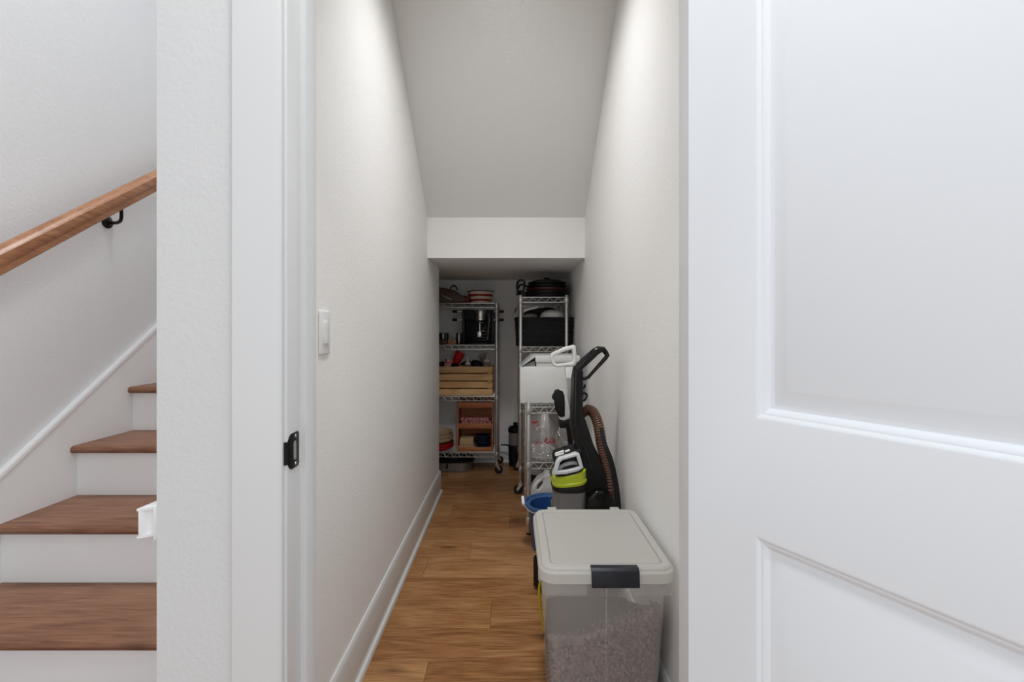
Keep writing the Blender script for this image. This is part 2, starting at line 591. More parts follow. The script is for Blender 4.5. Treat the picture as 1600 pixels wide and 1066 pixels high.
for j in (1, 3):
    t0, t1, z0, z1 = ts[1], ts[2], zs[j], zs[j + 1]
    prev = None
    for off, dep in ring:
        lp = [bm.verts.new(door_frame(*p)) for p in ((t0 + off, dep, z0 + off), (t1 - off, dep, z0 + off), (t1 - off, dep, z1 - off), (t0 + off, dep, z1 - off))]
        if prev:
            for e in range(4):
                bm.faces.new((prev[e], prev[(e + 1) % 4], lp[(e + 1) % 4], lp[e]))
        prev = lp
    bm.faces.new(prev)
q((0, -DT, .008), (DW, -DT, .008), (DW, -DT, DH), (0, -DT, DH))
q((0, 0, .008), (0, -DT, .008), (0, -DT, DH), (0, 0, DH))
q((DW, 0, .008), (DW, -DT, .008), (DW, -DT, DH), (DW, 0, DH))
q((0, 0, .008), (DW, 0, .008), (DW, -DT, .008), (0, -DT, .008))
q((0, 0, DH), (DW, 0, DH), (DW, -DT, DH), (0, -DT, DH))
bmesh.ops.remove_doubles(bm, verts=bm.verts, dist=1e-5)
door = struct(mb.build('door_1', M['door'], sharp=28))
for z in (.25, 1.05, 1.83):
    MB().cyl((.352, .832, z - .045), (.352, .832, z + .045), .006, 12).build('hinge', M['blackmetal'], door)

# ------------------------------------------------------------------ staircase
S, R = .192, .2565
stairs = thing('staircase', 'staircase with brown wooden treads and white risers left of the closet doorway', 'staircase', (-1.155, .96, 0))
for i in range(1, 11):
    yn = .9365 + (i - 1) * R
    z1 = i * S
    prof = [(yn + .014 + .014 * math.cos(PI / 2 + PI * k / 8), z1 - .014 + .014 * math.sin(PI / 2 + PI * k / 8)) for k in range(9)]
    prof += [(yn + R + .03, z1 - .028), (yn + R + .03, z1)]
    MB().prism(prof, -1.655, XP - .001, 'x').build('tread', M['tread'], stairs)
    MB().box(-1.655, XP - .001, yn + .028, yn + .046, z1 - S + .0005, z1 - .0285).build('riser', M['riser'], stairs)
# skirt board with its cap
k = S / R
def zsk(y):
    return .984 + k * (y - 1.80)
mb = MB()
mb.prism([(.70, 0), (4.2, 0), (4.2, zsk(4.2)), (.70, zsk(.70))], -1.67, -1.655, 'x')
mb.prism([(.70, zsk(.70) - .02), (4.2, zsk(4.2) - .02), (4.2, zsk(4.2)), (.70, zsk(.70))], -1.655, -1.650, 'x', .002)
struct(mb.build('trim_7', M['riser']))

# handrail on the far wall
ra, rb = .55, 3.3
def zr(y):
    return 1.409 + .73 * (y - 1.388)
hr = thing('handrail', 'brown wooden handrail sloping up the stairwell wall', 'handrail', (-1.57, 1.4, 1.39))
cp = [(-.0285, .0), (-.031, .012), (-.029, .028), (-.020, .037), (-.008, .041), (.008, .041), (.020, .037), (.029, .028), (.031, .012), (.0285, 0), (.024, -.006), (.024, -.022), (.020, -.026), (-.020, -.026), (-.024, -.022), (-.024, -.006)]
mb = MB()
ca = 1 / math.cos(math.atan(.73))
mb.loft([[(-1.565 + u, y, zr(y) + v * ca) for u, v in cp] for y in (ra, rb)])
mb.build('rail', M['rail'], hr)
for yb in (1.825,):
    br = MB()
    zb = zr(yb) - .026 * ca
    pw = P(167, 347, 1.879)
    br.lathe([(.026, 0), (.026, .004), (.020, .009), (.008, .012), (.0005, .013)], (-1.67, pw.y, pw.z), 24, (1, 0, 0))
    br.tube(smooth_path([(-1.665, pw.y, pw.z), (-1.63, pw.y - .008, pw.z - .006), (-1.59, pw.y - .030, pw.z - .004), (-1.569, pw.y - .048, pw.z + .014), (-1.565, yb, zr(yb) - .026 * ca - .003)], 5), .0065, 10)
    br.box(-1.577, -1.553, yb - .028, yb + .028, 0, .004, .001)
    for v in list(br.bm.verts)[-0:]:
        pass
    o = br
    # tip the saddle so that it lies under the slope
    sad = [v for v in br.bm.verts if -0.0001 <= v.co.z <= .0041]
    for v in sad:
        v.co.z = v.co.z - .004 + zb + .73 * (v.co.y - yb)
    br.build('bracket', M['blackmetal'], hr, label='black metal handrail bracket')

# baby gate clip on the end of the partition
gc = thing('gate_bracket', 'small white plastic baby gate bracket on the wall end beside the stairs', 'gate bracket', (XP - .02, .87, .80))
zc = .842
mb = MB()
mb.prism([(XP + .0015, .853), (XP - .004, .850), (XP - .012, .848), (XP - .0125, .893), (XP - .004, .897), (XP + .0015, .899)], zc - .032, zc + .032, 'z', .0015)
mb.build('base', M['clip'], gc)
mb = MB()
arc = []
for kk in range(9):
    a = -0.35 + kk * 2.0 / 8
    arc.append((XP - .012 - .022 * math.sin(max(a, 0) * .78) , .853 + .0))
prof = [(XP - .012, .8620), (XP - .020, .8600), (XP - .030, .8545), (XP - .0365, .847), (XP - .0385, .846), (XP - .0390, .848), (XP - .034, .858), (XP - .032, .878), (XP - .0375, .890), (XP - .036, .892), (XP - .020, .886), (XP - .012, .884)]
mb.prism(prof, zc - .024, zc + .024, 'z', .001)
mb.build('cup', M['clip'], gc)
for z in (zc - .0255, zc + .0255):
    mb = MB()
    mb.prism([(XP - .012, .888), (XP - .012, .8585), (XP - .028, .8530), (XP - .041, .845), (XP - .0415, .849), (XP - .037, .889)], z - .0022, z + .0022, 'z', .0008)
    mb.build('flange', M['clip'], gc)

# light switch inside the closet
ls = thing('light_switch', 'white rocker light switch on the left closet wall by the doorway', 'light switch', (XL, 1.302, 1.12))
MB().box(XL, XL + .006, 1.267, 1.337, 1.135, 1.259, .0035, 3).build('plate', M['switch'], ls)
MB().box(XL + .005, XL + .0075, 1.283, 1.321, 1.161, 1.233, .0008).build('frame', M['switch'], ls)
MB().prism([(XL + .005, 1.165), (XL + .0105, 1.166), (XL + .0080, 1.197), (XL + .0082, 1.228), (XL + .005, 1.229)], 1.2865, 1.3175, 'y', .0006).build('rocker', M['switch'], ls)

# ------------------------------------------------------------------ frosted bin in front
b_x0, b_x1, b_y0, b_y1 = .078, .458, 1.245, 1.675
bcx, bcy = (b_x0 + b_x1) / 2, (b_y0 + b_y1) / 2
ZL = .549
bn = thing('storage_bin', 'frosted plastic storage bin with grey lid and dark front latch on the floor', 'storage bin', (bcx, bcy, 0))
def binlv(z):
    """half sizes of the body at height z: it narrows towards the floor"""
    f = (z - .035) / (.50 - .035)
    return .150 + .022 * f, .168 + .030 * f
def lv(z, ins):
    hx, hy = binlv(z)
    return rrect(bcx, bcy + .002, hx - ins, hy - ins, .040 - ins, z, 6)
mb = MB()
loops = [lv(z, 0) for z in (.035, .12, .2, .3, .4, .50)]
inner = [lv(z, .003) for z in (.50, .4, .3, .2, .12, .040)]
mb.loft(loops + inner, True, True)
mb.build('body', M['frost'], bn)
# collar blocks under the rim: left and right of the latch, all round the back
mb = MB()
hx, hy = .180, .205
for sx, xi in ((-1, bcx - .058), (1, bcx + .072)):
    xo = bcx + sx * hx
    xw = bcx + sx * .166
    mb = MB()
    mb.prism([(xi, bcy - hy), (xo, bcy - hy), (xo, bcy + hy), (xw, bcy + hy), (xw, bcy - .188), (xi, bcy - .188)], .468, .512, 'z', .006, 3)
    mb.build('collar', M['frost'], bn)
# lid: skirt, rim, groove, slightly raised panel
mb = MB()
hx, hy = (b_x1 - b_x0) / 2, (b_y1 - b_y0) / 2
def lr(ins, z, r=.045):
    return rrect(bcx, bcy, hx - ins, hy - ins, max(r - ins, .012), z, 7)
mb.loft([lr(.004, .506), lr(0, .508), lr(0, .534), lr(.003, .538), lr(.006, .539), lr(.008, .545), lr(.012, .549), lr(.030, .549), lr(.0312, .5475), lr(.0318, .5385), lr(.0347, .5385), lr(.0355, .5475), lr(.037, .5485), lr(.10, .549)])
lid = mb.build('lid', M['lid'], bn, sharp=25)
for xa in (bcx - .135, bcx + .095):
    mb = MB()
    mb.box(xa, xa + .032, b_y1 - .010, b_y1 + .006, .538, .5515, .002)
    mb.box(xa + .006, xa + .026, b_y1 - .004, b_y1 + .008, .50, .545, .002)
    mb.build('hinge', M['lid'], lid)
mb = MB()
xa, xb = .2185, .3490
mb.prism([(b_y0 + .018, .5492), (b_y0 + .018, .5525), (b_y0 + .001, .5525), (b_y0 - .008, .5475), (b_y0 - .012, .505), (b_y0 - .009, .5015), (b_y0 - .006, .505), (b_y0 - .002, .545), (b_y0 + .006, .5492)], xa, xb, 'x', .0015)
mb.build('latch', M['latch'], bn, label='dark latch across the lid')
# casters
for (sx, sy) in ((-1, -1), (1, -1), (-1, 1), (1, 1)):
    cx, cy = bcx + sx * .118, bcy + sy * .125
    w = MB()
    w.lathe([(.012, -.008), (.018, -.007), (.019, 0), (.018, .007), (.012, .008)], (cx + sx * .012, cy, .0192), 18, (1, 0, 0))
    w.box(cx - .010, cx + .010, cy - .012, cy + .012, .024, .038, .002)
    w.build('caster', M['rubber'], bn)
fz0, fz1 = .06, .485
rb_ = MB()
lp_ = []
for z in (fz0, fz1):
    yb2 = bcy + .002 - binlv(z)[1]
    lp_.append([(.2628, yb2 + .0005, z), (.2645, yb2 - .0012, z), (.2662, yb2 + .0005, z)])
rb_.loft(lp_)
rb_.build('rib', M['frost'], bn)
# contents: a heap of dry pieces lying against the walls, rising to the right
def fill(x, y):
    u = (x - bcx) / .15
    v = (y - bcy) / .18
    return max(.12, .356 + .060 * max(0, u) ** 1.2 + .010 * math.sin(5 * u + 1) + .022 * u - .62 * (y - (bcy - .185)) + .006 * math.sin(11 * u + 9 * v))
mb = MB()
lo = [lv(z, .0165) for z in (.050, .15, .25)]
top = [(x, y, fill(x, y) - .012) for x, y, z in lv(.36, .0165)]
mid = [((x * .6 + bcx * .4), (y * .6 + bcy * .4), fill(x * .6 + bcx * .4, y * .6 + bcy * .4) - .01) for x, y, z in top]
mb.loft(lo + [top, mid])
nv = []
rnd = random.Random(3)
pieces = []
for i in range(7000):
    side = rnd.random()
    if side < .60:   # front
        z = rnd.uniform(.05, .47); hx_, hy_ = binlv(z)
        x = bcx + rnd.uniform(-1, 1) * (hx_ - .012); y = bcy + .002 - hy_ + .0105
    elif side < .76:  # left
        z = rnd.uniform(.05, .36); hx_, hy_ = binlv(z)
        x = bcx - hx_ + .0095; y = bcy + rnd.uniform(-1, 1) * (hy_ - .012)
    elif side < .82:  # right
        z = rnd.uniform(.05, .47); hx_, hy_ = binlv(z)
        x = bcx + hx_ - .0095; y = bcy + rnd.uniform(-1, 1) * (hy_ - .012)
    else:
        hx_, hy_ = binlv(.38)
        x = bcx + rnd.uniform(-1, 1) * (hx_ - .014); y = bcy + rnd.uniform(-1, 1) * (hy_ - .014)
        z = fill(x, y) - rnd.uniform(.002, .012)
    # keep clear of rounded corners
    dx = abs(x - bcx) - (hx_ - .04); dy = abs(y - bcy - .002) - (hy_ - .04)
    if dx > 0 and dy > 0 and math.hypot(dx, dy) > .025:
        s_ = .025 / math.hypot(dx, dy)
        x = bcx + math.copysign(hx_ - .04 + dx * s_, x - bcx); y = bcy + .002 + math.copysign(hy_ - .04 + dy * s_, y - bcy)
    if z > fill(x, y):
        continue
    pieces.append((x, y, z))
for (x, y, z) in pieces:
    r = rnd.uniform(.0045, .0085)
    a, b_, c_ = (rnd.uniform(.6, 1.5) * r for _ in range(3))
    c_ = min(c_, .0095)
    a = min(a, .0088) if side < .60 or side >= .82 else min(a, .0062); b_ = min(b_, .0062) if side < .60 else min(b_, .0088)
    vs = [mb.bm.verts.new((x + dx * a, y + dy * b_, z + dz * c_)) for dx, dy, dz in ((1, 0, 0), (-1, 0, 0), (0, 1, 0), (0, -1, 0), (0, 0, 1), (0, 0, -1))]
    for f in ((0, 2, 4), (2, 1, 4), (1, 3, 4), (3, 0, 4), (2, 0, 5), (1, 2, 5), (3, 1, 5), (0, 3, 5)):
        mb.bm.faces.new([vs[i] for i in f])
kb = mb.build('pet_food', M['kibble'])
tag(kb, 'brown dry pet food heaped inside the frosted storage bin', 'pet food')
kb['kind'] = 'stuff'

# ------------------------------------------------------------------ wire shelving
def wire_shelf(x0, x1, y0, y1, z, along):
    """truss edge on four sides, deck wires along the long axis"""
    mb = MB()
    zt, zb = z, z - .036
    e = .012
    X0, X1, Y0, Y1 = x0, x1, y0, y1
    cs = [(X0, Y0), (X1, Y0), (X1, Y1), (X0, Y1)]
    for i in range(4):
        a, b = cs[i], cs[(i + 1) % 4]
        for zz in (zt, zb):
            mb.cyl((a[0], a[1], zz), (b[0], b[1], zz), .0034, 6)
        L_ = math.hypot(b[0] - a[0], b[1] - a[1])
        n = max(4, int(L_ / .030))
        pts = []
        for j in range(n + 1):
            t = j / n
            pts.append((a[0] + (b[0] - a[0]) * t, a[1] + (b[1] - a[1]) * t, zt if j % 2 else zb))
        for p0, p1 in zip(pts, pts[1:]):
            mb.cyl(p0, p1, .0023, 5)
    if along == 'x':
        n = int((Y1 - Y0) / .024)
        for j in range(1, n):
            y = Y0 + (Y1 - Y0) * j / n
            mb.cyl((X0, y, zt + .001), (X1, y, zt + .001), .0018, 5)
        for t in (.25, .5, .75):
            x = X0 + (X1 - X0) * t
            mb.cyl((x, Y0, zt - .004), (x, Y1, zt - .004), .003, 5)
    else:
        n = int((X1 - X0) / .024)
        for j in range(1, n):
            x = X0 + (X1 - X0) * j / n
            mb.cyl((x, Y0, zt + .001), (x, Y1, zt + .001), .0018, 5)
        for t in (.25, .5, .75):
            y = Y0 + (Y1 - Y0) * t
            mb.cyl((X0, y, zt - .004), (X1, y, zt - .004), .003, 5)
    for (x, y) in cs:
        mb.lathe([(.0145, zt - .042), (.017, zt - .038), (.0155, zt + .004), (.0145, zt + .006)], (x, y, 0), 12, cap0=False, cap1=False)
    return mb


def rack(label, x0, x1, y0, y1, ztop, levels, along, casters, turn=0.0):
    t = thing('wire_rack', label, 'shelving rack', ((x0 + x1) / 2, (y0 + y1) / 2, 0))
    zf = .095 if casters else .012
    for (x, y) in ((x0, y0), (x1, y0), (x0, y1), (x1, y1)):
        mb = MB()
        mb.lathe([(.0115, zf), (.0125, zf + .002), (.0125, ztop - .004), (.011, ztop), (.004, ztop + .002)], (x, y, 0), 14)
        z = zf + .05
        while z < ztop - .03:
            mb.lathe([(.0128, z), (.0128, z + .0015)], (x, y, 0), 14, cap0=False, cap1=False)
            z += .0254
        p = mb.build('post', M['chrome'], t)
        if casters:
            c = MB()
            c.lathe([(.015, zf - .012), (.015, zf)], (x, y, 0), 12)
            c.prism([(y - .012, zf - .012), (y + .012, zf - .012), (y + .030, .036), (y + .024, .026), (y + .016, .030), (y - .010, zf - .030)], x - .016, x - .013, 'x')
            c.prism([(y - .012, zf - .012), (y + .012, zf - .012), (y + .030, .036), (y + .024, .026), (y + .016, .030), (y - .010, zf - .030)], x + .013, x + .016, 'x')
            c.rot(turn, 'Z', (x, y, 0))
            co = c.build('caster', M['chrome'], t)
            w = MB()
            w.lathe([(.014, -.011), (.030, -.011), (.0335, -.007), (.0335, .007), (.030, .011), (.014, .011)], (x, y + .018, .034), 24, (1, 0, 0))
            w.rot(turn, 'Z', (x, y, 0))
            w.build('wheel', M['rubber'], co, label='black rubber wheel')
        else:
            MB().lathe([(.011, 0), (.013, .003), (.013, .010), (.009, .016)], (x, y, 0), 12).build('foot', M['rubber'], p)
    for z in levels:
        wire_shelf(x0, x1, y0, y1, z, along).build('shelf', M['chrome'], t)
    return t


# rack along the back wall, on the left
A0, A1, AY0, AY1 = -1.03, -.124, 3.84, 4.13
AZ = [1.437, 1.084, .650, .176]
rack('chrome wire rack along the back wall holding the wooden crate', A0, A1, AY0, AY1, 1.450, AZ, 'x', True, -PI * .42)
# tall rack at the right wall
C0, C1, CY0, CY1 = .068, .407, 3.36, 3.93
CZ = [1.452, 1.086, .62, .20]
rack('tall chrome wire rack by the right wall holding the black wicker basket', C0, C1, CY0, CY1, 1.468, CZ, 'y', True, PI * .5)
# low rack in front of it
B0, B1, BY0, BY1 = .102, .436, 2.69, 3.20
BZ = [.752, .424, .10]
rack('low chrome wire rack under the white lidded appliance', B0, B1, BY0, BY1, .784, BZ, 'y', False)

# ------------------------------------------------------------------ back left rack: top shelf
zt = AZ[0] + .004
# brown satchel lying on its side with a black loop
c = P(703, 470, 3.92); c.z = zt
sb = thing('brown_bag', 'brown leather bag with black loop handle lying on the top left shelf', 'bag', (c.x, c.y, zt))
mb = MB()
a0 = P(684, 449, 3.93); a1 = P(712, 455, 3.93); a2 = P(730, 466, 3.93); a3 = P(727, 474, 3.93); a4 = P(684, 474, 3.93)
zb = zt + .001
mb.prism([(a0.x - .12, zb + .08), (a0.x, a0.z), (a1.x, a1.z), (a2.x, a2.z - .004), (a3.x, zb), (a0.x - .12, zb)], 3.86, 4.02, 'y', .012, 3)
mb.build('body', M['brown'], sb)
MB().tube([P(709 + 5.0 * math.cos(a * PI / 8), 452 + 5.5 * math.sin(a * PI / 8), 3.93) for a in range(-9, 2)], .006, 8).build('handle', M['black'], sb)
mb = MB()
h0 = P(696, 463, 3.85)
mb.tube([P(690, 461, 3.852), P(697, 464, 3.85), P(706, 468, 3.852)], .008, 8, ry=.4)
mb.build('buckle_strap', M['steel'], sb)
# small dark red jug beside it
c = P(723, 470, 3.88)
mb = MB()
mb.lathe([(.022, zt), (.030, zt + .02), (.024, zt + .055), (.022, zt + .062), (.019, zt + .062), (.021, zt + .05), (.02, zt + .01)], (P(731, 470, 3.885).x - .008, 3.885, 0), 16)
o = mb.build('creamer_jug', M['darkred']); tag(o, 'small dark red creamer jug between brown bag and striped bowl', 'jug')
# striped bowl
bc = P(751, 474, 3.95)
sbw = thing('striped_bowl', 'large cream bowl with red stripes on the top shelf of the back rack', 'bowl', (bc.x, 3.965, zt))
rs = .113
def bowl_r(u):
    return .082 + (rs - .082) * (u ** .8)
hb = .103
def bandring(u0, u1, m, nm, out=0.0):
    mb = MB()
    us = [u0 + (u1 - u0) * k_ / 5 for k_ in range(6)]
    prof = [(bowl_r(u) + out, zt + .001 + hb * u) for u in us]
    return mb, prof
mb, pr = bandring(0, 1, None, '')
prof = pr + [(rs - .005, zt + hb + .001)] + [(bowl_r(u) - .006, zt + .008 + (hb - .008) * u) for u in (.9, .6, .3, .02)]
mb.lathe(prof, (bc.x, 3.965, 0), 40).build('body', M['cream'], sbw)
for u0, u1 in ((.18, .36), (.56, .76)):
    mb, pr = bandring(u0, u1, None, '', .0006)
    mb.lathe(pr, (bc.x, 3.965, 0), 40, cap0=False, cap1=False).build('stripe', M['stripe'], sbw)
mb = MB().lathe([(rs - .002, zt + hb - .004), (rs + .004, zt + hb - .002), (rs + .004, zt + hb + .004), (rs - .005, zt + hb + .004)], (bc.x, 3.965, 0), 40, cap0=False, cap1=False)
mb.build('rim', M['darkred'], sbw)

# ------------------------------------------------------------------ second shelf: black countertop appliance with a silver head
zt = AZ[1] + .004
D = 3.93
def PX(px, d=D): return P(px, 0, d).x
def PZ(py, d=D): return P(0, py, d).z
ap = thing('coffee_machine', 'black countertop coffee machine with silver brewing head and side handles', 'coffee machine', (PX(750), 3.98, zt))
mb = MB()
mb.box(PX(724), PX(772), 4.02, 4.10, zt + .004, PZ(484), .004)
mb.box(PX(724), PX(772), 3.90, 4.03, PZ(500), PZ(484), .006)
mb.build('body', M['matteblack'], ap)
for px in (723, 768):
    MB().box(PX(px), PX(px + 3.5), 3.885, 4.03, zt, PZ(484), .003).build('side_panel', M['black'], ap)
mb = MB()
cx_ = PX(751)
mb.lathe([(.036, PZ(502)), (.050, PZ(501)), (.052, PZ(498)), (.050, PZ(497)), (.050, PZ(492)), (.052, PZ(491.5)), (.052, PZ(486)), (.048, PZ(484.5)), (.03, PZ(484))], (cx_, 3.895, 0), 32)
mb.build('brewing_head', M['steel'], ap, label='silver brewing head')
mb = MB()
mb.lathe([(.020, PZ(506)), (.040, PZ(505)), (.042, PZ(503.8)), (.030, PZ(503)), (.012, PZ(501))], (cx_, 3.895, 0), 28)
mb.cyl((cx_ - .004, 3.885, PZ(518)), (cx_ - .004, 3.885, PZ(505)), .011, 14)
mb.box(cx_ - .024, cx_ + .010, 3.868, 3.90, PZ(527), PZ(518), .003)
mb.cyl((cx_, 3.885, PZ(517)), (cx_ + .034, 3.885, PZ(517)), .004, 8)
mb.build('spout', M['steel'], ap)
mb = MB()
for py in (512, 517, 522, 527, 531):
    mb.box(PX(729), PX(768), 3.985, 4.015, PZ(py + 1.4), PZ(py), .001)
mb.build('grille', M['gloss'], ap)
MB().box(PX(727), PX(768), 3.87, 4.02, zt + .001, zt + .014, .003).build('drip_tray', M['black'], ap)
mb = MB()
mb.tube([(PX(764), 3.875, PZ(491)), (PX(765), 3.865, PZ(500)), (PX(762.5), 3.862, PZ(530))], .0055, 8)
mb.build('steam_wand', M['steel'], ap)
for py in (487, 500):
    for sgn, base in ((1, 771), (-1, 723)):
        k_ = MB()
        xb = PX(base)
        k_.cyl((xb, 3.93, PZ(py)), (xb + sgn * .046, 3.93, PZ(py)), .009, 12)
        kn = k_.build('handle', M['steel'], ap)
        MB().lathe([(.008, 0), (.012, .004), (.012, .036), (.006, .044)], (xb + sgn * .046, 3.93, PZ(py)), 12, (sgn, 0, 0)).build('grip', M['black'], kn)
# small tins and boxes left of it
def little_box(name, px0, px1, py0, py1, d, dep, m, label, cat, base=None, strip=None):
    z0 = base if base is not None else PZ(py1, d)
    t = thing(name, label, cat, ((PX(px0, d) + PX(px1, d)) / 2, d + dep / 2, z0))
    z1 = PZ(py0, d)
    MB().box(PX(px0, d), PX(px1, d), d, d + dep, z0, z1, .003).build('body', m, t)
    if strip:
        MB().box(PX(strip[0], d), PX(strip[1], d), d - .0015, d + dep + .0015, z0 + .004, z1 - .004, .0006).build('band', strip[2], t)
    return t
little_box('black_box', 682, 699, 531.3, 537, 3.90, .10, M['brown'], 'flat brown box at the bottom left of second shelf', 'box', zt)
little_box('black_box', 680, 699, 520.5, 531.5, 3.905, .09, M['black'], 'black box with silver clasp resting on the flat brown box', 'box', PZ(531.3, 3.90) + .001, (691, 693, M['steel']))
little_box('tan_box', 699.5, 712, 530.5, 537, 3.88, .12, M['tan'], 'flat tan box between two black boxes on second shelf', 'box', zt)
little_box('black_box', 713.0, 721, 520.5, 537, 3.89, .09, M['black'], 'upright black box with silver band beside the coffee machine', 'box', zt, (716, 717.5, M['steel']))

# ------------------------------------------------------------------ third shelf: pine crate
zt = AZ[2] + .004
D = 3.87
x0, x1 = PX(680, D), PX(769.5, D)
zc0, zc1 = zt + .001, PZ(573, D)
ch = zc1 - zc0
cr = thing('wooden_crate', 'slatted pine crate on the third shelf of the back rack', 'crate', ((x0 + x1) / 2, 3.98, zt))
sl = []
gap = .010
sh = (ch - 3 * gap) / 4
def slats(fn, nm):
    mb = MB()
    for i in range(4):
        z = zc0 + i * (sh + gap)
        fn(mb, z, z + sh)
    mb.build(nm, M['crate'], cr)
slats(lambda mb, a, b: mb.box(x0, x1, D, D + .009, a, b, .0015), 'front_panel')
slats(lambda mb, a, b: mb.box(x0, x1, 4.10, 4.109, a, b, .0015), 'back_panel')
slats(lambda mb, a, b: mb.box(x0 + .001, x0 + .010, D + .010, 4.099, a, b, .0015), 'side_panel')
slats(lambda mb, a, b: mb.box(x1 - .010, x1 - .001, D + .010, 4.099, a, b, .0015), 'side_panel')
MB().box(x0 + .011, x1 - .011, D + .010, 4.099, zc0 + .002, zc0 + .009).build('base', M['crate'], cr)
for xx in (x0 + .011, x1 - .035):
    for yy in (D + .0095, 4.075):
        MB().box(xx, xx + .024, yy, yy + .024, zc0 + .010, zc1 - .004, .001).build('corner_post', M['crate'], cr)
# what stands in the crate
zin = zc0 + .010
zfil = zc1 - .03
def tilt_cup(px, py, d, r, h, tiltx, m, name, label, cat, rim=None):
    c = P(px, py, d)
    ax = Vector((math.sin(tiltx), 0, math.cos(tiltx)))
    mb = MB()
    mb.lathe([(r * .72, -h / 2), (r * .75, -h / 2 + .002), (r, h / 2), (r - .003, h / 2), (r * .7, -h / 2 + .006)], c, 28, ax)
    o = mb.build(name, m); tag(o, label, cat)
    return o
tilt_cup(715.5, 559, 3.955, .044, .10, .45, M['red'], 'red_cup', 'tilted red plastic cup sticking out of the wooden crate', 'cup')
tilt_cup(700, 569, 3.915, .036, .08, .35, M['redwhite'], 'patterned_cup', 'red and white patterned cup at left end of the wooden crate', 'cup')
def squeeze_bottle(px, ytop, d, r, label, capm):
    x = PX(px, d)
    z1 = PZ(ytop, d)
    t = thing('squeeze_bottle', label, 'bottle', (x, d, zin))
    MB().lathe([(r * .96, zin), (r, zin + .005), (r, z1 - .060), (r * .85, z1 - .052), (r * .8, z1 - .050)], (x, d, 0), 20).build('body', M['glass'], t)
    MB().lathe([(r * .92, z1 - .056), (r * .92, z1 - .044), (r * .55, z1 - .036), (r * .24, z1 - .030), (.0035, z1)], (x, d, 0), 20).build('nozzle_cap', capm, t)
    return t
squeeze_bottle(731, 559, 3.91, .026, 'clear squeeze bottle with grey nozzle in the middle of the crate', M['whiteplastic'])
squeeze_bottle(761, 555, 3.93, .028, 'clear squeeze bottle with cream nozzle at right end of the crate', M['cream'])
mb = MB()
c = P(745, 569, 3.985)
mb.lathe([(.062, -.03), (.065, -.026), (.045, .03), (.03, .036), (.002, .038)], (c.x, c.y, c.z - .004), 28, (.25, 0, 1))
o = mb.build('black_funnel', M['matteblack']); tag(o, 'wide black funnel lying upside down behind the squeeze bottles', 'funnel')
# clear cone shaped piece behind the right bottle
mb = MB()
c = P(757, 562, 4.065)
mb.lathe([(.018, -.06), (.040, .055), (.042, .058), (.039, .058), (.016, -.056)], c, 24, (-.35, 0, 1))
o = mb.build('clear_tumbler', M['glass']); tag(o, 'clear plastic tumbler leaning behind the right squeeze bottle', 'tumbler')
# black lids lining the crate top
k_ = 0
for px, py, ax, lb in ((694, 569, (.1, -.3, 1), 'black round lid at the left end of the crate contents'), (709, 571.5, (.3, -.5, 1), 'black round lid below the tilted red cup'), (728, 567, (-.3, .2, 1), 'black round lid right of the tilted red cup')):
    mb = MB()
    c = P(px, py, 3.985)
    mb.lathe([(.046, -.008), (.048, 0), (.046, .006), (.014, .010), (.010, .016), (.002, .017)], c, 24, ax)
    tag(mb.build('black_lid', M['black']), lb, 'plate', 'black lids in the wooden crate')

# ------------------------------------------------------------------ fourth shelf: three tier wooden organizer
zt = AZ[3] + .004
D = 3.865
x0, x1 = PX(714, D), PX(770, D)
og = thing('wooden_organizer', 'brown three tier wooden organizer on the lowest shelf of the back rack', 'organizer', ((x0 + x1) / 2, 3.97, zt))
oz = [(zt + .001, PZ(699, D)), (PZ(671, D), PZ(663, D)), (PZ(640, D), PZ(631, D))]
depth0 = [3.862, 3.90, 3.94]
yb_ = 4.115
for i, ((za, zb2), ya) in enumerate(zip(oz, depth0)):
    mb = MB()
    mb.box(x0 + .009, x1 - .009, ya, ya + .009, za, zb2, .001)
    mb.box(x0 + .009, x1 - .009, ya + .009, yb_, za, za + .008)
    mb.build('tray', M['organizer'], og)
top_z = PZ(626, 3.94)
for xa in (x0, x1 - .009):
    mb = MB()
    mb.prism([(depth0[0] - .002, zt), (yb_, zt), (yb_, top_z), (depth0[2] - .002, top_z), (depth0[2] - .002, oz[2][0] - .004), (depth0[1] - .002, oz[2][0] - .03), (depth0[1] - .002, oz[1][0] - .004), (depth0[0] - .002, oz[0][1] + .05)], xa, xa + .009, 'x', .001)
    mb.build('side_panel', M['organizer'], og)
MB().box(x0 + .009, x1 - .009, yb_ - .007, yb_, zt, top_z, .0).build('back_panel', M['organizer'], og)
# red box in the top tray
mb = MB().box(x0 + .025, x1 - .025, 3.965, 4.09, oz[2][0] + .009, PZ(628.5, 3.95), .004)
tag(mb.build('red_box', M['darkred']), 'dark red box in the top tray of the wooden organizer', 'box')
# wrapped sweets in the middle tray
mb = MB()
proto = thing('wrapped_sweet', 'small red and white wrapped sweet in the middle tray of the wooden organizer', 'sweet', (0, 0, 0), 'wrapped sweets in the organizer tray')
MB().lathe([(.011, -.014), (.004, -.009), (.010, -.006), (.0115, 0), (.010, .006), (.004, .009), (.011, .014)], (0, 0, .012), 10, (1, 0, 0)).build('wrapper', M['redwhite'], proto)
first = True
zs0 = oz[1][0] + .009
ci = 0
for lay in range(3):
    for row in range(3):
        for j in range(8):
            x = x0 + .034 + (x1 - x0 - .068) * (j + (lay % 2) * .4) / 7.6 + rnd.uniform(-.003, .003)
            y = depth0[1] + .026 + row * .036 + lay * .010
            z = zs0 + lay * .0215 + rnd.uniform(0, .003)
            if row > 1 and lay < 2:
                continue
            o = proto if first else dup(proto, (0, 0, 0))
            first = False
            o.location = (x, y, z)
            o.rotation_euler = (0, 0, rnd.uniform(-.45, .45))
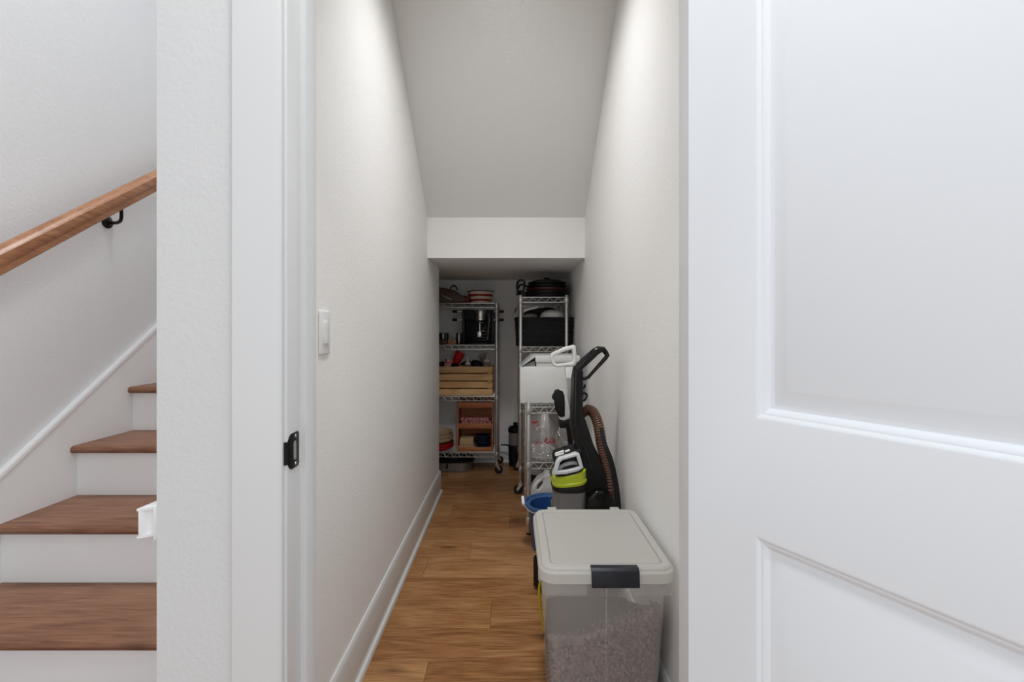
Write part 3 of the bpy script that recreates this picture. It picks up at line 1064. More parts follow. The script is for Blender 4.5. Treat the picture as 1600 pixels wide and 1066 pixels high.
# napkins and navy bowls in the bottom tray
zs0 = oz[0][0] + .009
zz = zs0
for i, (px0, px1, h, lb) in enumerate(((716.5, 743, .013, 'folded tan napkin at the bottom of the napkin stack in the organizer'), (716.5, 740.5, .020, 'folded tan napkin in the middle of the napkin stack in the organizer'), (718, 739.5, .060, 'thick folded tan cloth on top of the napkin stack in the organizer'))):
    mb = MB()
    xa, xb = PX(px0, 3.89), PX(px1, 3.89)
    mb.box(xa, xb, 3.882 + .004 * i, 4.06, zz + .0005, zz + h, .006, 3)
    tag(mb.build('napkin', M['napkin']), lb, 'napkin', 'folded napkins in the organizer')
    zz += h
xc = PX(754, 3.92)
for i in range(4):
    mb = MB()
    z = zs0 + .001 + i * .026
    r = .060 + .003 * i
    mb.lathe([(r * .55, z), (r * .6, z + .002), (r * .93, z + .022), (r, z + .036), (r - .003, z + .036), (r * .88, z + .026), (r * .5, z + .008)], (xc, 3.945, 0), 28)
    lb = ['lowest navy bowl of the stack in the wooden organizer', 'second navy bowl from the bottom of the organizer stack', 'second navy bowl from the top of the organizer stack', 'topmost navy bowl of the stack in the wooden organizer'][i]
    tag(mb.build('navy_bowl', M['navy']), lb, 'bowl', 'navy bowls in the organizer')
# beige bowls on red plates, left of it
xc = PX(684, 3.98)
z = zt + .001
def ring_plate(z, r, h, m, nm, lb, cat, grp, wall=.005):
    mb = MB()
    mb.lathe([(r * .80, z), (r * .84, z + .001), (r - .004, z + h * .45), (r, z + h), (r - wall, z + h), (r - wall * 2, z + h * .55), (r * .78, z + .005)], (xc, 3.985, 0), 40)
    tag(mb.build(nm, m), lb, cat, grp)
ring_plate(z, .138, .032, M['red'], 'red_plate', 'bottom red plate under the beige bowls', 'plate', 'red plates on the lowest shelf')
ring_plate(z + .022, .140, .034, M['red'], 'red_plate', 'upper red plate directly under the beige bowls', 'plate', 'red plates on the lowest shelf')
ring_plate(z + .060, .138, .042, M['beige'], 'beige_bowl', 'lowest beige bowl stacked on the red plates', 'bowl', 'beige bowls on the lowest shelf', .008)
ring_plate(z + .088, .136, .042, M['beige'], 'beige_bowl', 'middle beige bowl stacked above the red plates', 'bowl', 'beige bowls on the lowest shelf', .008)
ring_plate(z + .112, .122, .042, M['beige'], 'beige_bowl', 'topmost beige bowl stacked above the red plates', 'bowl', 'beige bowls on the lowest shelf', .010)
# oval tin on the floor below
tn = thing('oval_tin', 'oval metal tin standing on the floor under the back rack', 'tin', (PX(700, 3.9), 3.985, 0))
xe = PX(740.5, 3.98)
cxx = xe - .26
mb = MB()
def oval(hx_, hy_, z): return rrect(cxx, 3.985, hx_, hy_, hy_ * .96, z, 10)
mb.loft([oval(.250, .100, .001), oval(.256, .106, .004), oval(.258, .108, .074), oval(.262, .112, .078)])
mb.build('body', M['tin'], tn)
MB().loft([oval(.2635, .1135, .0785), oval(.265, .115, .082), oval(.264, .114, .100), oval(.255, .105, .104), oval(.10, .03, .106)]).build('lid', M['blackmetal'], tn)
MB().box(PX(697, 3.87), PX(700, 3.87), 3.868, 3.880, .028, .070, .002).build('clasp', M['black'], tn)

# ------------------------------------------------------------------ tall rack: pans on top
zt = CZ[0] + .004
pcx, pcy = P(854.5, 0, 3.60).x, 3.60
pl = ['lowest black pan of the stack on the tall rack', 'second black pan from the bottom of the stack on the tall rack', 'middle pan of the stack with a maroon side', 'second pan from the top of the stack on the tall rack', 'topmost small black pan of the stack under the domed lid']
z = zt
for i, (r, h) in enumerate(((.170, .026), (.173, .026), (.172, .026), (.162, .024), (.152, .024))):
    t = thing('frying_pan', pl[i], 'frying pan', (pcx, pcy, z), 'frying pans stacked on the tall rack')
    mb = MB()
    mb.lathe([(r * .92, z + .0005), (r * .95, z + .002), (r - .003, z + h * .5), (r, z + h - .003), (r, z + h), (r - .004, z + h), (r - .008, z + h * .7), (r * .90, z + .004)], (pcx, pcy, 0), 48)
    mb.build('body', M['panred'] if i == 2 else M['pan'], t)
    mb = MB()
    a = (2.6, 2.9, 3.3, 2.75, 3.05)[i]
    if i in (1, 3):
        p0 = Vector((pcx + (r - .004) * math.cos(PI * 1.06), pcy + (r - .004) * math.sin(PI * 1.06), z + h - .010))
        hp = [p0, p0 + Vector((-.02, -.006, .010)), p0 + Vector((-.045, -.012, .016)), p0 + Vector((-.066, -.02, .004)), p0 + Vector((-.072, -.024, -.016))]
    else:
        b_ = 1.05 + .22 * i
        p0 = Vector((pcx + (r - .004) * math.cos(b_), pcy + (r - .004) * math.sin(b_), z + h - .010))
        dr = Vector((math.cos(b_), math.sin(b_), 0))
        dr = Vector((min(dr.x, .1), dr.y, 0))
        hp = [p0, p0 + dr * .06 + Vector((0, 0, .004)), p0 + dr * .14 + Vector((0, 0, .004))]
    mb.tube(smooth_path(hp, 4), .0085, 8, ry=.6)
    mb.build('handle', M['black'], t)
    z += h + .0006
t = thing('pan_lid', 'black domed lid with knob on top of the stacked pans', 'lid', (pcx, pcy, z))
MB().lathe([(.124, z + .0005), (.126, z + .004), (.118, z + .012), (.08, z + .020), (.03, z + .024), (.002, z + .025)], (pcx, pcy, 0), 40).build('dome', M['gloss'], t)
MB().lathe([(.008, z + .022), (.009, z + .028), (.026, z + .032), (.027, z + .037), (.02, z + .040), (.002, z + .041)], (pcx + .0, pcy, 0), 24).build('knob', M['black'], t)
# black kettle-like handle piece at the left end of the top shelf
o = thing('black_strainer', 'tall black strainer with loop handle at the left of the pan stack', 'strainer', (P(813, 0, 3.42).x, 3.42, zt))
mb = MB()
ca_ = P(812.5, 456, 3.415)
mb.tube(smooth_path([P(810, 462, 3.415), P(808, 450, 3.415), P(809, 441, 3.42), P(814, 438, 3.425), P(819, 440, 3.43), P(819, 450, 3.425), P(816, 459, 3.42)], 5), .0085, 8)
mb.build('handle', M['black'], o)
mb = MB()
mb.lathe([(.022, zt + .0005), (.030, zt + .003), (.036, zt + .040), (.038, zt + .042), (.033, zt + .040), (.026, zt + .006)], (P(814, 0, 3.42).x + .018, 3.425, 0), 24)
mb.build('bowl', M['pan'], o)

# ------------------------------------------------------------------ tall rack: wicker basket with things in it
zt = CZ[1] + .004
bx0, bx1, by0, by1 = .028, .464, 3.385, 3.80
bz0, bz1 = zt, P(0, 496.5, 3.40).z
wb = thing('wicker_basket', 'black wicker basket on the second shelf of the tall rack', 'basket', ((bx0 + bx1) / 2, (by0 + by1) / 2, zt))
bcx2, bcy2 = (bx0 + bx1) / 2, (by0 + by1) / 2
hx_, hy_ = (bx1 - bx0) / 2, (by1 - by0) / 2
mb = MB()
NZ = 11
def wl(ins, z, r=.03):
    f = (z - bz0) / (bz1 - bz0)
    tp = .012 * (1 - f)
    return rrect(bcx2, bcy2, hx_ - ins - tp, hy_ - ins - tp, r, z, 4)
# solid liner
mb.loft([wl(.006, bz0 + .001), wl(.006, bz1 - .012), wl(.012, bz1 - .012), wl(.012, bz0 + .006)])
# woven strands: each course weaves in and out of the uprights
def along(lp, n):
    L_ = [0]
    pts = [Vector(p) for p in lp] + [Vector(lp[0])]
    for a, b in zip(pts, pts[1:]):
        L_.append(L_[-1] + (b - a).length)
    res = []
    for i in range(n):
        s_ = L_[-1] * i / n
        for j in range(len(pts) - 1):
            if L_[j] <= s_ <= L_[j + 1] and L_[j + 1] > L_[j]:
                res.append(pts[j].lerp(pts[j + 1], (s_ - L_[j]) / (L_[j + 1] - L_[j])))
                break
    return res
NP = 96
for i in range(NZ):
    z = bz0 + .008 + (bz1 - bz0 - .024) * i / (NZ - 1)
    base = along(wl(.004, z), NP)
    cpt = Vector((bcx2, bcy2, z))
    pts = []
    for j, p in enumerate(base):
        d_ = (p - cpt); d_.z = 0; d_.normalize()
        ph = (j // 2 + i) % 2
        pts.append(p + d_ * (.0035 if ph else -.0035))
    mb.tube(pts, .0075, 6, closed=True, ry=.55, up=(0, 0, 1))
mb.build('body', M['wicker'], wb)
MB().tube([Vector(p) for p in wl(.002, bz1 - .004)], .008, 8, closed=True).build('rim', M['wicker'], wb)
hm = MB()
xh = bx0 + .02
hm.tube(smooth_path([(bx0 + .002, 3.47, bz1 - .006), (bx0 - .004, 3.475, bz1 + .03), (bx0 + .002, 3.51, bz1 + .075), (bx0 + .012, 3.55, bz1 + .085), (bx0 + .008, 3.60, bz1 + .07), (bx0 - .003, 3.63, bz1 + .03), (bx0 + .002, 3.64, bz1 - .006)], 5), .0045, 8)
hm.build('handle', M['steel'], wb, label='metal bail handle')
# contents: white bowl upside down, grey cloths, dark cloth, white scoop
def blob(c, r, sc, amp, seed, sub=4, fr=2.2, fine=0.0):
    from mathutils import noise
    mb = MB()
    mb.sphere((0, 0, 0), 1.0, sub)
    off = Vector((seed * 3.7, seed * 1.3, seed * 2.9))
    for v in mb.bm.verts:
        n_ = v.co.normalized()
        k2 = 1 + amp * noise.noise(n_ * fr + off) + amp * .5 * noise.noise(n_ * fr * 2.6 + off) + fine * noise.noise(n_ * fr * 6.0 + off)
        v.co = Vector(c) + Vector((n_.x * r * sc[0], n_.y * r * sc[1], n_.z * r * sc[2])) * k2
    return mb
c = P(866, 498, 3.53)
mb = MB()
mb.lathe([(.104, -.05), (.106, -.046), (.100, -.012), (.084, .026), (.050, .047), (.002, .053)], (P(863, 0, 3.53).x, 3.53, P(0, 494, 3.53).z - .004), 36)
tag(mb.build('white_bowl', M['whiteplastic']), 'white bowl upside down in the black wicker basket', 'bowl')
mb = blob((P(827, 0, 3.55).x, 3.55, bz1 + .002), .068, (.95, 1.0, .45), .30, 2)
tag(mb.build('grey_cloth', M['greycloth']), 'crumpled grey cloth left of the white bowl in the wicker basket', 'cloth')
mb = blob((P(848, 0, 3.71).x, 3.71, bz1 + .035), .09, (1.6, .6, .62), .25, 5)
tag(mb.build('dark_cloth', M['darkcloth']), 'dark cloth at the back of the wicker basket', 'cloth')
mb = MB()
sp_ = P(832, 483, 3.46)
mb.tube(smooth_path([P(818, 486, 3.46), P(826, 483, 3.46), P(836, 481, 3.47), P(841, 479, 3.48)], 5), [.004] + [.013] * 5 + [.012] * 6 + [.007] * 3 + [.003], 8, ry=.35)
tag(mb.build('white_scoop', M['whiteplastic']), 'white scoop lying across the cloths in the wicker basket', 'scoop')
# spare cloth stacked inside so that nothing floats
mb = MB().box(bx0 + .04, bx1 - .04, by0 + .04, by1 - .04, bz0 + .008, bz1 - .085, .02, 3)
tag(mb.build('folded_blanket', M['darkcloth']), 'dark folded blanket filling the lower part of the wicker basket', 'blanket')

# dark lantern-like canister on the floor behind the tall rack
cn = thing('canister_vacuum', 'small black canister vacuum with clear band on the floor by the back wall', 'vacuum', (.02, 4.06, 0))
x = P(806, 0, 4.06).x
cxn = .036
MB().lathe([(.045, .001), (.056, .006), (.062, .12), (.064, .175), (.064, .19)], (cxn, 4.07, 0), 28).build('body', M['matteblack'], cn)
MB().lathe([(.058, .191), (.060, .20), (.060, .300), (.058, .302)], (cxn, 4.07, 0), 28).build('dust_cup', M['smoke'], cn)
MB().lathe([(.064, .303), (.066, .31), (.064, .336), (.05, .352), (.02, .36), (.02, .385), (.002, .388)], (cxn, 4.07, 0), 28).build('top_cover', M['black'], cn)
mb = MB()
mb.tube(smooth_path([(cxn - .060, 4.07, .18), (-.05, 4.085, .181), (-.098, 4.09, .181)], 5), .007, 8)
mb.build('tube', M['black'], cn)

# ------------------------------------------------------------------ low rack: white appliance on top
zt = BZ[0] + .004
D = 2.80
wx0, wx1 = P(812.5, 0, D).x, P(905, 0, D).x
wz1 = P(0, 573, D).z
wa = thing('white_ice_maker', 'white countertop appliance with hinged lid on top of the low rack', 'appliance', ((wx0 + wx1) / 2, 2.95, zt))
mb = MB()
mb.box(wx0, wx1, D, 3.12, zt, wz1, .006, 3)
mb.build('body', M['whiteplastic'], wa)
MB().box(P(821, 0, D).x, P(880, 0, D).x, D - .003, D + .004, zt + .003, P(0, 577, D).z, .0015).build('front_panel', M['whiteplastic'], wa)
mb = MB()
lx0 = P(838, 0, D).x
za = P(0, 566, D).z; zb_ = P(0, 556, D).z
mb.box(lx0, wx1 - .004, D + .002, 3.11, wz1 - .001, za, .003)
mb.box(lx0 - .006, wx1 + .004, D - .008, 3.115, za - .0005, zb_, .004)
mb.build('lid', M['whiteplastic'], wa)
fp = MB()
q0 = P(814, 573, D); q1 = P(833, 555.5, D)
fp.prism([(q0.x, q0.z), (q0.x + .004, q0.z), (q1.x + .012, q1.z - .012), (q1.x + .016, q1.z - .002), (q1.x, q1.z)], D - .004, 3.10, 'y', .001)
fp.build('flap', M['silverplastic'], wa)
gp = MB()
gp.prism([(q0.x + .012, wz1 - .0005), (lx0 - .008, wz1 - .0005), (lx0 - .008, za + .004), (q1.x + .004, za + .006)], D + .02, 3.08, 'y', .001)
gp.build('hopper', M['greyplastic'], wa)

# middle shelf: clear bags with silver cups
zt = BZ[1] + .004
D = 2.82
cxp = P(852, 0, D).x
names = ['lowest silver cup of the stack in the clear bag on the low rack', 'second silver cup from the bottom in the clear bag', 'third silver cup from the bottom in the clear bag', 'topmost silver cup of the stack in the clear bag']
zc0 = P(0, 690, D).z
zz = zt + .012
for i in range(5):
    mb = MB()
    r1 = .036
    z = zz + i * .032 if i else zz
    hgt = .130
    mb.lathe([(r1, z), (r1 + .001, z + .002), (r1 - .008, z + hgt - .004), (r1 - .010, z + hgt), (.004, z + hgt)], (cxp, D + .05, 0), 28, cap0=False)
    lb = ['lowest', 'second from the bottom', 'middle', 'second from the top', 'topmost'][i]
    tag(mb.build('silver_cup', M['cup']), lb + ' silver cup of the upside down stack in the clear bag', 'cup', 'silver cups on the low rack')
bag = thing('plastic_bag', 'clear plastic bag with red print holding silver cups on the low rack', 'bag', (cxp, D + .05, zt))
zmid = (zt + P(0, 648, D).z) / 2
hz = (P(0, 646, D).z - zt) / 2
mb = blob((P(846, 0, D).x, D + .055, zmid + .006), 1.0, (.084, .072, hz * .98), .09, 11, 5, 3.5, .045)
for v in mb.bm.verts:
    v.co.z = max(v.co.z, zt + .001)
mb.build('film', M['film'], bag)
mb = MB()
marks = []
rm_ = random.Random(5)
for (cx2, cy2, w2, h2, n2_) in ((837, 663, 4.5, 5.5, 9), (860, 689, 8.5, 4, 14), (842, 692, 4, 2, 5)):
    for q2 in range(n2_):
        marks.append((cx2 + rm_.uniform(-1, 1) * w2, cy2 + rm_.uniform(-1, 1) * h2, rm_.uniform(2.2, 4.5), rm_.uniform(1.6, 3.4)))
for (px, py, w_, h_) in marks:
    p_ = P(px, py, D - .028 if px > 840 else D + .0)
    s_ = D / F
    b0 = blob(p_, s_, (w_ / 2, .6, h_ / 2), .35, px, 2, 3)
    tmp = bpy.data.meshes.new('t'); b0.bm.to_mesh(tmp); mb.bm.from_mesh(tmp); b0.bm.free(); bpy.data.meshes.remove(tmp)
mb.build('printed_mark', M['redprint'], bag)
bag2 = blob((P(886, 0, D).x, 2.85, zt + .098), 1.0, (.062, .08, .100), .16, 21, 5, 4.5, .06)
for v in bag2.bm.verts:
    v.co.z = max(v.co.z, zt + .001)
tag(bag2.build('plastic_bag', M['film']), 'crumpled clear plastic bag right of the bag with silver cups', 'bag')
bag3 = blob((P(848, 0, D).x, 2.755, zt + .042), 1.0, (.075, .05, .05), .2, 31, 5, 4.0, .06)
for v in bag3.bm.verts:
    v.co.z = max(v.co.z, zt + .001)
tag(bag3.build('plastic_bag', M['film']), 'small clear plastic bag at the front edge of the low rack shelf', 'bag')
mb = blob((P(884, 0, 2.86).x, 2.86, zt + .078), 1.0, (.03, .03, .032), .1, 41, 3)
for v in mb.bm.verts:
    v.co.z = max(v.co.z, zt + .003)

# bottom shelf: detergent jug, dark tub, small bottle
zt = BZ[2] + .004
D = 2.78
jg = thing('detergent_jug', 'white detergent jug with handle on the bottom shelf of the low rack', 'jug', (P(852, 0, D).x, D + .05, zt))
def JP(px, py): p_ = P(px, py, D); return (p_.x, p_.z)
out = [JP(829, 800), JP(829, 775), JP(832, 762), JP(840, 751), JP(850, 745), JP(851, 743), JP(860, 743), JP(861, 747), JP(866, 756), JP(868, 770), JP(868, 800)]
out[0] = (out[0][0], zt); out[-1] = (out[-1][0], zt)
hole = [JP(838, 765), JP(841, 758), JP(847, 752), JP(849, 754), JP(846, 761), JP(841, 766)]
mb = MB()
# body outline and handle hole: bridge the ring between outer outline and hole
import itertools
def ring_prism(mb, outer, inner, ya, yb, bev):
    """solid with a through hole: fills between two outlines"""
    bmx = mb.bm
    def lay(y):
        o_ = [bmx.verts.new((p_[0], y, p_[1])) for p_ in outer]
        i_ = [bmx.verts.new((p_[0], y, p_[1])) for p_ in inner]
        eo = [bmx.edges.new((o_[k_], o_[(k_ + 1) % len(o_)])) for k_ in range(len(o_))]
        ei = [bmx.edges.new((i_[k_], i_[(k_ + 1) % len(i_)])) for k_ in range(len(i_))]
        g = bmesh.ops.triangle_fill(bmx, edges=eo + ei, use_beauty=True, use_dissolve=False)
        return o_, i_
    o0, i0 = lay(ya)
    o1, i1 = lay(yb)
    for A, B in ((o0, o1), (i0, i1)):
        n_ = len(A)
        for k_ in range(n_):
            bmx.faces.new((A[k_], A[(k_ + 1) % n_], B[(k_ + 1) % n_], B[k_]))
    bmesh.ops.recalc_face_normals(bmx, faces=bmx.faces)
    if bev:
        es = [e for e in bmx.edges if len(e.link_faces) == 2 and abs(abs(e.link_faces[0].normal.y) - abs(e.link_faces[1].normal.y)) > .5]
        bmesh.ops.bevel(bmx, geom=es, offset=bev, segments=3, profile=.5, affect='EDGES', clamp_overlap=True)
ring_prism(mb, out, hole, D, D + .10, .010)
mb.build('body', M['jug'], jg)
c0 = JP(855.5, 743)
MB().lathe([(.019, c0[1] - .002), (.019, c0[1] + .014), (.016, c0[1] + .016)], (c0[0], D + .05, 0), 20).build('cap', M['jug'], jg)
tb = thing('dark_tub', 'round dark grey tub behind the detergent jug on the low rack', 'tub', (P(834, 0, 3.0).x, 3.05, zt))
MB().lathe([(.075, zt), (.08, zt + .003), (.09, zt + .14), (.09, zt + .16)], (.195, 3.04, 0), 32).build('body', M['matteblack'], tb)
MB().lathe([(.092, zt + .161), (.094, zt + .165), (.093, zt + .180), (.07, zt + .187), (.002, zt + .188)], (.195, 3.04, 0), 32).build('lid', M['greyplastic'], tb)
# ------------------------------------------------------------------ blue bucket in front of the low rack
bx, by, bh, br = .208, 2.525, .258, .135
bk = thing('blue_bucket', 'blue bucket with wire handle on the floor before the low rack', 'bucket', (bx, by, 0))
mb = MB()
mb.lathe([(.086, .001), (.090, .004), (.106, .229), (.107, .244), (.103, .244), (.084, .012)], (bx, by, 0), 40)
mb.build('body', M['blue'], bk)
MB().lathe([(.1065, .224), (.122, .230), (br, .238), (br + .002, bh - .006), (br, bh), (br - .008, bh), (br - .012, .246), (.104, .236)], (bx, by, 0), 40, cap0=False, cap1=False).build('rim', M['bluegrey'], bk)
hp = smooth_path([(bx - .05, by - .128, bh - .012), (bx - .095, by - .118, bh - .018), (bx - .134, by - .066, bh - .004), (bx - .146, by - .02, bh + .018), (bx - .140, by + .05, bh + .006), (bx - .09, by + .118, bh - .012)], 6)
hd = MB().tube(hp, .003, 8).build('handle', M['chrome'], bk)
MB().cyl((bx - .1425, by - .052, bh + .001), (bx - .1455, by - .005, bh + .026), .0085, 14).build('grip', M['clip'], hd)
# little olive bottle squeezed between bucket and floor cleaner
x = P(861, 0, 2.62).x
ob = thing('spray_bottle', 'small olive bottle standing in the blue bucket beside the white jug', 'bottle', (.232, 2.50, .013))
MB().lathe([(.026, .013), (.030, .017), (.030, .20), (.022, .225), (.013, .235), (.013, .245)], (.232, 2.50, 0), 20).build('body', M['olive'], ob)
MB().lathe([(.0155, .246), (.0155, .270), (.012, .274)], (.232, 2.50, 0), 16).build('cap', M['olive'], ob)

# ------------------------------------------------------------------ upright carpet cleaner
D = 1.95
def V(px, py, d=D):
    return P(px, py, d)
def V2(px, py, d=D):
    p_ = P(px, py, d); return (p_.x, p_.z)
vc = thing('carpet_cleaner', 'black upright carpet cleaner with lime green tank behind the storage bin', 'carpet cleaner', (.30, 2.0, 0))
zf = .125
colp = [V2(898, 571), V2(895, 590), V2(893.5, 640), V2(892, 668), V2(897, 690), V2(906, 712), V2(912, 735), V2(914, 760), (V2(912, 0)[0], zf), (V2(950, 0)[0], zf), V2(948, 790), V2(948, 762), V2(943, 735), V2(934, 708), V2(918, 682), V2(911, 660), V2(908.5, 640), V2(909, 600), V2(910, 578)]
mb = MB()
mb.prism(colp, 1.915, 2.005, 'y', .010, 3)
mb.build('upright', M['black'], vc)
# seam ridge along the upright
mb = MB()
mb.tube(smooth_path([V(901, 580, 1.914), V(900, 640, 1.914), V(902, 676, 1.914), V(916, 705, 1.914), V(926, 740, 1.914)], 4), [.008] * 17, 8, ry=.45, up=(1, 0, 0))
mb.build('trim_ridge', M['gloss'], vc)
# loop handle
loop = [V(903, 577), V(906, 572), V(918, 561), V(930, 550), V(936, 546.5), V(943, 546.5), V(946.5, 551), V(949, 555.5), V(946, 560), V(936, 571), V(926, 582), V(919.5, 589.5), V(914, 592), V(906, 592.5)]
rad = [.020, .021, .021, .020, .018, .014, .012, .0115, .010, .009, .008, .008, .008, .008]
mb = MB()
mb.tube(loop, rad, 12, ry=.9, up=(0, 1, 0))
mb.build('handle', M['gloss'], vc)
for (pts) in ([V(908, 604), V(911, 606.5), V(913.5, 605), V(914, 601)], [V(908, 616), V(914, 614.5), V(917, 618), V(915.5, 623), V(911, 627)]):
    MB().tube(smooth_path(pts, 4), .0045, 8).build('cord_hook', M['black'], vc)
# hose with its collar
hpts = smooth_path([V(909, 646, 1.96), V(917, 640.5, 1.955), V(927, 645, 1.95), V(935, 665, 1.945), V(940, 695, 1.945), V(947, 722, 1.945), V(953, 752, 1.945), V(955, 790, 1.945), V(952, 850, 1.95), V(947, 905, 1.96)], 14)
rr = []
for i_ in range(len(hpts)):
    rr.append(.0245 if i_ % 2 else .0205)
hs = MB().tube(hpts, rr, 14).build('hose', M['hose'], vc, sharp=60)
MB().cyl(V(911.5, 629, 1.955), V(911.5, 641, 1.955), .0095, 16).build('hose_connector', M['silverplastic'], vc)
# power cord wound down the back
for dx_, lbl in ((0, 0), (3, 1), (6, 2)):
    pts = smooth_path([V(938 + dx_ * .4, 668, 1.90), V(942 + dx_ * .6, 690, 1.885), V(951 + dx_ * .9, 718, 1.88), V(957 + dx_ * 1.0, 745, 1.88), V(962 + dx_ * .9, 775, 1.88), V(963 + dx_ * .9, 800, 1.88), V(958 + dx_, 850, 1.89), V(945 + dx_, 880, 1.90)], 5)
    MB().tube(pts, .0042, 7).build('power_cord', M['rubber'], vc)
# tank: smoky lower tank, dark band, lime shell, silver frame
tcx, tcy = V(888.5, 0).x, 1.955
def tl(py, ins=0.0, tilt=0.0, hx_=.073, hy_=.085, d=1.905):
    z = P(0, py, 1.93).z
    lp = rrect(tcx, tcy, hx_ - ins, hy_ - ins, .052, z, 6)
    return [(x, y, z_ + tilt * (x - tcx) / hx_) for x, y, z_ in lp]
mb = MB().loft([tl(902, .012), tl(900, .008), tl(850, .004), tl(763, .004)])
mb.build('recovery_tank', M['smoke'], vc)
mb = MB().loft([tl(763.5, .001), tl(763, 0), tl(755, 0, .006), tl(754, .001, .008)])
mb.build('band', M['matteblack'], vc)
mb = MB().loft([tl(754, .001, .008), tl(753, 0, .008), tl(750, 0, .009), tl(748.5, .003, .010), tl(738, .003, .018), tl(736.5, .006, .018)])
mb.build('clean_tank', M['lime'], vc, label='lime green clean water tank')
mb = MB().loft([tl(737, .010, .018), tl(712, .016, .014), tl(706, .024, .012), tl(704, .04, .010)])
mb.build('tank_core', M['matteblack'], vc)
fr = MB()
yfr = tcy - .085
outer = [V2(863.5, 741, 1.88), V2(869, 720, 1.88), V2(873, 715, 1.88), V2(900, 707, 1.88), V2(905, 709, 1.88), V2(911, 730, 1.88), V2(903, 735, 1.88), V2(885, 739.5, 1.88)]
inn = [V2(870.5, 734.5, 1.88), V2(875, 721, 1.88), V2(879, 718, 1.88), V2(899.5, 712, 1.88), V2(905, 728, 1.88), V2(897, 730.5, 1.88), V2(884, 733.5, 1.88)]
ring_prism(fr, outer, inn, yfr - .006, yfr + .030, .004)
fr.build('tank_frame', M['silverplastic'], vc)
MB().tube(smooth_path([V(871, 733, 1.885), V(882, 726.5, 1.875), V(894, 723.5, 1.875), V(901, 724, 1.885)], 4), .0085, 8, ry=.6).build('tank_handle', M['greyplastic'], vc)
mb = MB()
mb.prism([V2(864, 716), V2(866, 709), V2(884, 703), V2(905, 697), V2(908, 705), V2(874, 715), V2(865, 722)], tcy - .055, tcy + .06, 'y', .006, 3)
mb.build('tank_cap', M['matteblack'], vc)
mb = MB()
for a, b in (((868, 709), (881, 704.5)), ((868, 712), (881, 708)), ((868.5, 709), (868.5, 712)), ((883, 706), (890, 703.2))):
    mb.tube([V(a[0], a[1], 1.893), V(b[0], b[1], 1.893)], .0045, 6)
mb.build('cap_latch', M['whiteplastic'], vc)
# motor housing right of the tank
mb = MB()
mb.prism([V2(913, 770), V2(925, 758), V2(938, 757), V2(941, 765), V2(952, 766), V2(956, 780), (V2(956, 0)[0], zf + .01), (V2(914, 0)[0], zf + .01)], 1.87, 2.02, 'y', .012, 3)
mb.build('motor_housing', M['gloss'], vc)
# floor head
u = Vector((-.75, .66, 0)).normalized(); w = Vector((.66, .75, 0)).normalized()
c0 = Vector((.385, 1.985, 0)); 
front = Vector((.168, 2.196, 0))
Lf = (front - c0).length
mb = MB()
prof = [(-.06, .012), (-.06, .11), (.0, .135), (Lf * .45, .150), (Lf - .03, .165), (Lf - .004, .158), (Lf, .14), (Lf, .012)]
lps = []
for s_, k_ in ((-.088, 1), (.088, 1)):
    lps.append([tuple(c0 + u * a + w * s_ + Vector((0, 0, b))) for a, b in prof])
mb.loft(lps)
mb._bevel(list(mb.bm.verts), .008, 2)
mb.build('floor_head', M['matteblack'], vc)
for s_ in (-.07, .07):
    pc = c0 + u * -.02 + w * s_
    MB().lathe([(.020, -.010), (.024, -.008), (.024, .008), (.020, .010)], (pc.x, pc.y, .0245), 18, w).build('wheel', M['rubber'], vc)

# ------------------------------------------------------------------ white steam mop behind the cleaner
D2 = 2.34
sm = thing('steam_mop', 'white steam mop with loop handle between the carpet cleaner and low rack', 'mop', (.33, 2.40, 0))
def Q(px, py, d): return P(px, py, d)
outer = [(859.5, 556), (861, 552), (880, 543), (896, 539), (899, 541), (900, 552), (900, 566), (896, 571.5), (870, 574), (864, 571), (861, 566)]
inner = [(864.5, 558), (866, 556), (882, 549), (893, 546), (894.5, 552), (895, 562), (893, 566), (870, 569), (867, 567), (865, 563)]
mb = MB()
ring_prism(mb, [(Q(a, b, D2).x, Q(a, b, D2).z) for a, b in outer], [(Q(a, b, D2).x, Q(a, b, D2).z) for a, b in inner], D2 - .016, D2 + .016, .006)
mb.build('handle', M['whiteplastic'], sm)
mb = MB()
mb.prism([(Q(a, b, D2).x, Q(a, b, D2).z) for a, b in ((882.5, 573), (893, 572), (894, 590), (894, 655), (889, 655), (885, 600))], D2 - .014, D2 + .014, 'y', .004)
mb.build('shaft', M['whiteplastic'], sm)
MB().prism([(Q(a, b, D2).x, Q(a, b, D2).z) for a, b in ((884.5, 590), (893, 590), (893.5, 650), (890, 650))], D2 - .017, D2 - .012, 'y', .001).build('shaft_panel', M['greyplastic'], sm)
# black hand nozzle held at the shaft
mb = MB()
mb.prism([(Q(a, b, D2).x, Q(a, b, D2).z) for a, b in ((863, 618), (866, 609), (871, 607), (878, 609), (881, 617), (881, 630), (881.5, 649), (873, 649), (867, 640), (865, 625))], D2 - .050, D2 - .006, 'y', .007, 3)
mb.prism([(Q(a, b, D2).x, Q(a, b, D2).z) for a, b in ((861.5, 620), (863, 615), (868, 612), (867, 624), (863, 623))], D2 - .042, D2 - .014, 'y', .003)
mb.build('water_tank', M['matteblack'], sm)
mb = MB()
mb.prism([(Q(a, b, D2).x, Q(a, b, D2).z) for a, b in ((872, 607.5), (879, 608), (884, 616), (886.5, 630), (889, 642), (888, 651), (880, 655), (873, 653), (872, 650), (881, 649), (882, 636), (880.5, 622), (878, 612))], D2 - .046, D2 - .008, 'y', .002)
mb.build('tank_bracket', M['silverplastic'], sm)
mb = MB()
mb.prism([(Q(a, b, D2).x, Q(a, b, D2).z) for a, b in ((872.5, 654), (889, 655), (891, 666), (874, 667))], D2 - .044, D2 + .016, 'y', .004)
